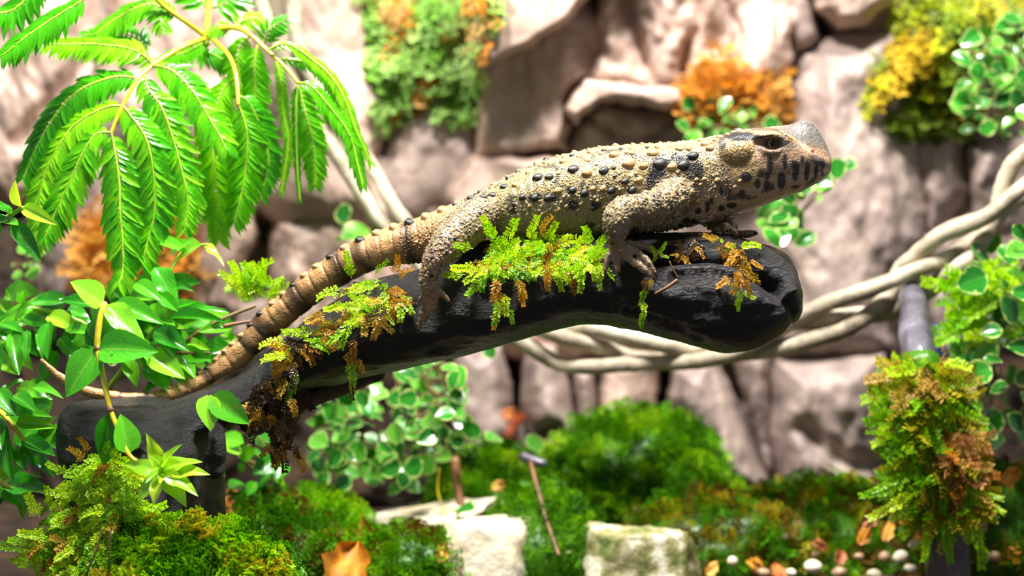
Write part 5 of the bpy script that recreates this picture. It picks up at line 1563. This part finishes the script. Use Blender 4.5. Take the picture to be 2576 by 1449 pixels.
pg1, pg2, pg3 = srgb(146, 192, 88), srgb(170, 206, 112), srgb(122, 172, 56)
wallmoss("pale green moss with amber patches and water drops hanging beside the stone plank", [(900, -60), (1240, -60), (1225, 60), (1200, 150), (1205, 260), (1150, 275), (1090, 250), (1060, 200), (1020, 230), (985, 290), (955, 320), (945, 260), (930, 120)], 560, .0115, [pg3, pg1, pg2, pg2, orr, pg1, srgb(226, 184, 110)], .6, .9, FROND, 3, .006, 80)
wallmoss("orange bog moss tuft on the wall above the bright leaves", [(1705, 250), (1720, 190), (1770, 180), (1790, 140), (1830, 150), (1860, 190), (1920, 200), (1965, 195), (1972, 260), (1960, 320), (1880, 300), (1800, 270), (1740, 275)], 320, .011, [srgb(206, 142, 52), srgb(224, 168, 76), srgb(214, 146, 50), srgb(230, 184, 100)], .9, .0, FROND, 4, .006)
wallmoss("rusty orange moss patch behind the drooping fronds", [(210, 650), (240, 560), (300, 540), (420, 520), (490, 560), (500, 640), (480, 720), (400, 740), (250, 720)], 320, .013, [srgb(206, 142, 52), srgb(224, 168, 76), srgb(214, 146, 50), srgb(230, 184, 100)], .9, .1, FROND, 5, .008)
wallmoss("yellow-green hanging moss at the top of the right wall", [(2185, 210), (2230, 120), (2260, 20), (2300, -60), (2600, -60), (2520, 80), (2440, 130), (2450, 230), (2380, 230), (2320, 190), (2250, 190), (2200, 230)], 600, .013, [srgb(120, 140, 20), srgb(160, 170, 30), srgb(190, 190, 40), srgb(132, 158, 60), srgb(200, 170, 40)], .6, .7, FROND, 6, .012)
wallmoss("small moss ledge under the leafy cushion on the right wall", [(2235, 300), (2280, 268), (2350, 258), (2420, 275), (2430, 310), (2340, 320), (2260, 325)], 220, .010, [srgb(110, 130, 30), srgb(160, 180, 70), srgb(190, 206, 120)], .7, .3, FROND, 7, .014)
wallmoss("olive moss in the recess of the right wall", [(2300, 170), (2430, 180), (2430, 280), (2330, 270)], 160, .011, [srgb(110, 130, 30), srgb(136, 150, 40), srgb(150, 120, 50)], .7, .5, FROND, 8, .004)
wallmoss("tiny amber moss flecks in the cleft of the lower roots", [(1265, 1030), (1300, 1020), (1310, 1060), (1275, 1070)], 30, .007, [orr, srgb(180, 90, 50)], .8, .2, FROND, 9, .004)
# bright feathery shoots beside the post
it = []
rr_ = random.Random(9)
for k in range(60):
    x, y = rr_.uniform(2420, 2620), rr_.uniform(690, 850)
    it.append((x, y, .12 + rr_.uniform(-.01, .01), rr_.uniform(70, 120), rr_.choice([rr_.uniform(150, 230), rr_.uniform(120, 240), rr_.uniform(0, 360)]), GG))
mossclump("vivid green feathery shoots right of the post", it, P(2530, 800, .13), "spikemoss")
# ------------------------------------------------------------------ stones, pebbles, litter, twigs
def on_ground(px, py):
    return hit(WALL_BVH, px, py)[0]
def rock(name, label, px, py, Y, r, mat, seed, cat="rock", cut=None, amp=.10, sub=4, rot=0):
    bm = bmesh.new(); bmesh.ops.create_icosphere(bm, subdivisions=5 if cut else sub, radius=1)
    V = np.array([v.co for v in bm.verts]); F = [tuple(v.index for v in f.verts) for f in bm.faces]; bm.free()
    if cut:
        # broken faces: flatten the ball against a few planes
        V = V * 1.5
        rg = np.random.default_rng(seed)
        pl = [((0, 0, 1), .8), ((0, -1, .1), .75), ((1, -.2, .05), .9), ((-1, -.1, .1), .9), ((.6, -.7, .5), .9), ((-.6, -.6, .6), .95), ((0, 0, -1), 1.0), ((0, 1, 0), .9)]
        for k in range(6):
            d = rg.normal(size=3); pl.append((d, rg.uniform(.82, 1.02)))
        for d, o_ in pl:
            d = np.array(d, float); d /= np.linalg.norm(d)
            d = d + rg.normal(size=3) * .10; d /= np.linalg.norm(d)
            ex = np.clip(V @ d - o_, 0, None)
            V = V - ex[:, None] * d
    V = V * (1 + amp * fbm(V * 1.6 + seed * 3, 4, seed))[:, None] * np.array(r)
    c, s = math.cos(rot), math.sin(rot)
    V = V @ np.array([[c, 0, s], [0, 1, 0], [-s, 0, c]])
    p = P(px, py, Y)
    o = obj(name, mesh(name, V + np.array(p), F, mat))
    centre(o, p)
    return tag(o, label, cat)
rock("rock", "cream angular rock in front of the tan ledge", 1215, 1425, .115, (.026, .022, .030), M_STONE, 3, cut=True, amp=.07)
rock("rock", "flat tan ledge of rock under the fig cluster", 1060, 1325, .150, (.036, .02, .009), M_STONE, 4, cut=True, amp=.12, rot=.14)
rock("rock", "speckled pale rock with green flecks in front of the big moss mound", 1600, 1445, .115, (.030, .022, .029), M_STONE2, 8, cut=True, amp=.12)
rock("rock", "grey wet rock edge in front of the mossy stump", 650, 1440, -.03, (.010, .012, .009), M_STAKE, 6, cut=True, amp=.15)
PEB = [(1970, 1350, .155, 15, 11, "oval cream pebble on the olive moss mound", M_PEB), (1842, 1412, .12, 14, 13, "round white pebble right of the speckled rock", M_PEB), (2045, 1425, .12, 24, 17, "largest cream pebble below the olive moss mound", M_PEB), (1430, 1400, .12, 13, 16, "white pebble between the two pale rocks", M_PEB), (2112, 1440, .11, 20, 15, "brown pebble beside the largest cream pebble", M_PEB2),
       (2300, 1370, .13, 16, 12, "cream pebble touching the post\'s left edge", M_PEB), (2265, 1400, .12, 20, 15, "wide cream pebble between the post and a brown pebble", M_PEB), (2225, 1400, .12, 16, 14, "brown pebble next to the wide cream pebble by the post", M_PEB2), (2232, 1355, .14, 12, 10, "small cream pebble behind the wide cream pebble by the post", M_PEB), (2050, 1395, .13, 10, 9, "tiny brown pebble just behind the largest cream pebble", M_PEB2), (1920, 1440, .11, 18, 12, "flat brown pebble under orange leaf scraps near the round white pebble", M_PEB2), (2200, 1445, .11, 20, 14, "cream pebble in front of the brown pebble by the post", M_PEB),
       (2460, 1330, .12, 26, 18, "biggest brown pebble, on the side of the post with fig leaves", M_PEB2), (2500, 1400, .11, 18, 14, "brown pebble in front of the biggest brown pebble", M_PEB2), (2160, 1400, .12, 14, 10, "small brown pebble midway between largest cream pebble and the post", M_PEB2), (1990, 1440, .11, 14, 11, "small cream pebble in front of the olive moss mound", M_PEB), (2290, 1430, .11, 18, 12, "cream pebble at the very foot of the post", M_PEB), (1410, 1340, .15, 22, 12, "tan flat pebble at the foot of the leaning twig", M_PEB2), (2180, 1360, .13, 10, 8, "tiny cream pebble at the edge of the olive moss mound", M_PEB)]
for i, (x, y, Y, a, b_, lab, m_) in enumerate(PEB):
    k = px_m(Y)
    o = rock("pebble", lab or ("pebble"), x, y, Y, (a * k, a * k * .8, b_ * k), m_, 20 + i, "pebble", None, .10, 3, random.uniform(-.4, .4))
    if lab is None: o["group"] = "brown pebbles in the litter" if m_ is M_PEB2 else "cream pebbles in the litter"
# dead leaves
def dead_leaf(label, px, py, Y, L, rot, tilt, col, seed, group=None, w=.62):
    r = random.Random(seed)
    V, F = [], []
    nu, nv = 4, 10
    for j in range(nv + 1):
        v = j / nv
        ww = w * .5 * math.sin(math.pi * v ** .8) ** .7 * (1 + .18 * math.sin(v * 17 + seed)) + .004
        for i in range(2 * nu + 1):
            u = i / nu - 1
            V.append((u * ww, v - .5, .16 * abs(u) ** 1.5 * ww * 2 + .08 * math.sin(v * 5 + u * 2 + seed) + .05 * math.sin(u * 6 + seed)))
    n = 2 * nu + 1
    F = [(j * n + i, j * n + i + 1, (j + 1) * n + i + 1, (j + 1) * n + i) for j in range(nv) for i in range(2 * nu)]
    V = np.array(V) * L * px_m(Y)
    # give the blade a thickness
    k = len(V); V2 = V - [0, 0, .00035]
    F = F + [tuple(a + k for a in f[::-1]) for f in F]
    V = np.vstack([V, V2])
    M = Matrix.Translation(P(px, py, Y)) @ Matrix.Rotation(rot, 4, 'Y') @ Matrix.Rotation(tilt, 4, 'X')
    A = np.array(M); V = V @ A[:3, :3].T
    c = np.tile(col, (len(V), 1)) * (1 + .35 * fbm(V * 260 + seed, 3, seed))[:, None]
    o = obj("dead_leaf", mesh("dead_leaf", V + A[:3, 3], F, M_DRY, True, np.clip(c, .01, 1)))
    centre(o, P(px, py, Y))
    return tag(o, label, "leaf", group)
oc = [np.array(srgb(206, 136, 30)), np.array(srgb(186, 104, 34)), np.array(srgb(160, 92, 48)), np.array(srgb(220, 164, 70))]
dead_leaf("big golden dead leaf lying in front of the cream rock", 870, 1425, .08, 150, .5, 1.0, oc[0], 1, None, .8)
dead_leaf("upright orange-brown dead leaf behind the golden one", 905, 1360, .11, 130, .1, 1.25, oc[1], 2, None, .6)
dead_leaf("curled tan dead leaf leaning on the golden one", 830, 1370, .115, 110, .9, .9, oc[2], 3, None, .6)
dead_leaf("crumpled reddish-brown dead leaf beside the stump", 600, 1275, .10, 110, -.6, 1.1, oc[2], 4, None, .7)
dead_leaf("orange dead leaf right against the stump edge", 570, 1285, .09, 80, .3, 1.2, oc[1], 5, None, .7)
dead_leaf("small orange dead leaf lying on the low moss mound", 1255, 1222, .18, 44, 1.2, .9, oc[3], 6)
dead_leaf("small orange dead leaf on the cream rock's face", 1110, 1390, .095, 60, .3, 1.3, oc[3], 7)
for i, (x, y, L, lab) in enumerate(((1900, 1420, 60, "orange dead leaf scrap beside the round white pebble"), (1960, 1440, 60, "brown dead leaf scrap before the olive moss mound"),
        (2190, 1300, 70, "large rusty dead leaf scrap under the moss sleeve's wisps"), (2230, 1335, 60, "pale orange dead leaf scrap behind the cream pebbles by the post"), (2170, 1345, 60, "golden dead leaf scrap where the olive moss mound ends"),
        (2275, 1300, 60, "dark orange dead leaf scrap leaning on the post"), (2060, 1370, 50, "orange dead leaf scrap behind the largest cream pebble"), (2480, 1250, 70, "brown dead leaf scrap under the fig leaves by the post"),
        (2540, 1200, 80, "yellowish dead leaf scrap in the fig leaves by the post"), (2540, 1400, 70, "golden dead leaf scrap beside the brown pebbles behind the post"), (2110, 1400, 60, "rusty dead leaf scrap between the brown and cream pebbles"),
        (1790, 1430, 50, "brown dead leaf scrap against the speckled rock"), (700, 1400, 60, "pale dead leaf scrap on the flat yellow-green moss cushion"), (760, 1440, 70, "orange dead leaf scrap in front of the flat moss cushion"), (980, 1440, 60, "tan dead leaf scrap touching the big golden leaf"))):
    dead_leaf(lab, x, y, .125, L, random.uniform(-1.5, 1.5), random.uniform(.4, 1.2), oc[i % 4], 30 + i, "dead leaf scraps in the litter")
dead_leaf("rusty dead leaf lodged in the dark cleft beside the big root", 1690, 1080, .245, 60, .4, 1.2, oc[2], 61)
dead_leaf("yellow-red leaf scrap wedged between the two lower roots", 1282, 1040, .255, 44, 1.0, 1.2, oc[1], 62)
def twig(label, pts, r0, r1, mat=M_TWIG):
    c = catmull([P(*q) for q in pts], 6)
    V, F = tube(c, np.linspace(r0, r1, len(c)), 8)
    o = obj("twig", mesh("twig", V, F, mat)); centre(o, P(*pts[-1]))
    return tag(o, label, "twig")
twig("thin reddish twig leaning in the moss between the mounds", [(1335, 1165, .150), (1352, 1230, .135), (1375, 1310, .118), (1405, 1395, .100)], .0014, .0011)
twig("short brown stub on top of the leaning twig's mound", [(1318, 1150, .155), (1345, 1160, .152), (1365, 1166, .150)], .0030, .0024, M_STAKE)
twig("thin yellowish stalk hanging from the fig cluster", [(1105, 1180, .15), (1102, 1240, .148), (1122, 1300, .14)], .0006, .0005, M_STEMY)
twig("tan twig stub behind the hanging stalk", [(1145, 1160, .17), (1150, 1220, .165), (1160, 1270, .16)], .0028, .0022)
twig("dark stiff needle poking down through the stump moss", [(258, 1330, -.045), (240, 1390, -.046), (216, 1446, -.046)], .0006, .0004, M_STEMB)
twig("second dark needle beside it in the stump moss", [(276, 1335, -.046), (274, 1400, -.046), (272, 1449, -.046)], .0006, .0004, M_STEMB)
twig("thin dark sliver stuck to the wet branch by the front fingers", [(1684, 658, -.030), (1696, 682, -.031), (1706, 698, -.032)], .00035, .0002, M_TWIG)
twig("curved brown scrap lying on the branch below the sliver", [(1650, 738, -.031), (1680, 722, -.032), (1702, 706, -.0315)], .0007, .0009, M_TWIG)
twig("pinkish bare petiole crossing behind the tail", [(565, 820, .032), (600, 813, .034), (650, 806, .036)], .0010, .0008, M_TWIG)
# bark root under the branch
V, F = tube(catmull([P(950, 938, .03), P(880, 962, .032), P(810, 985, .032), P(750, 1010, .03), P(690, 1035, .026), P(640, 1060, .02)], 6), np.linspace(.004, .007, 31), 16)
V = V + .0012 * np.stack([fbm(V * 150, 3, 4), fbm(V * 150, 3, 5), fbm(V * 150, 3, 6)], 1)
o = obj("bark_root", mesh("bark_root", V, F, M_BARK)); centre(o, P(690, 1035, .026)); tag(o, "dark brown bark-covered root below the thin part of the branch", "root")
# water drop under a leaf
bm = bmesh.new(); bmesh.ops.create_icosphere(bm, subdivisions=4, radius=.0024)
for v in bm.verts:
    if v.co.z > 0: v.co.z *= 1.35; v.co.x *= 1 - .25 * v.co.z / .0032; v.co.y *= 1 - .25 * v.co.z / .0032
md = bpy.data.meshes.new("water_drop"); bm.to_mesh(md); bm.free(); md.materials.append(M_WATER); md.shade_smooth()
o = bpy.data.objects.new("water_drop", md); COL.objects.link(o); o.location = P(283, 908, -.028); WL[o.name] = o.location.copy()
tag(o, "clear water drop hanging under a creeper leaf", "water drop")
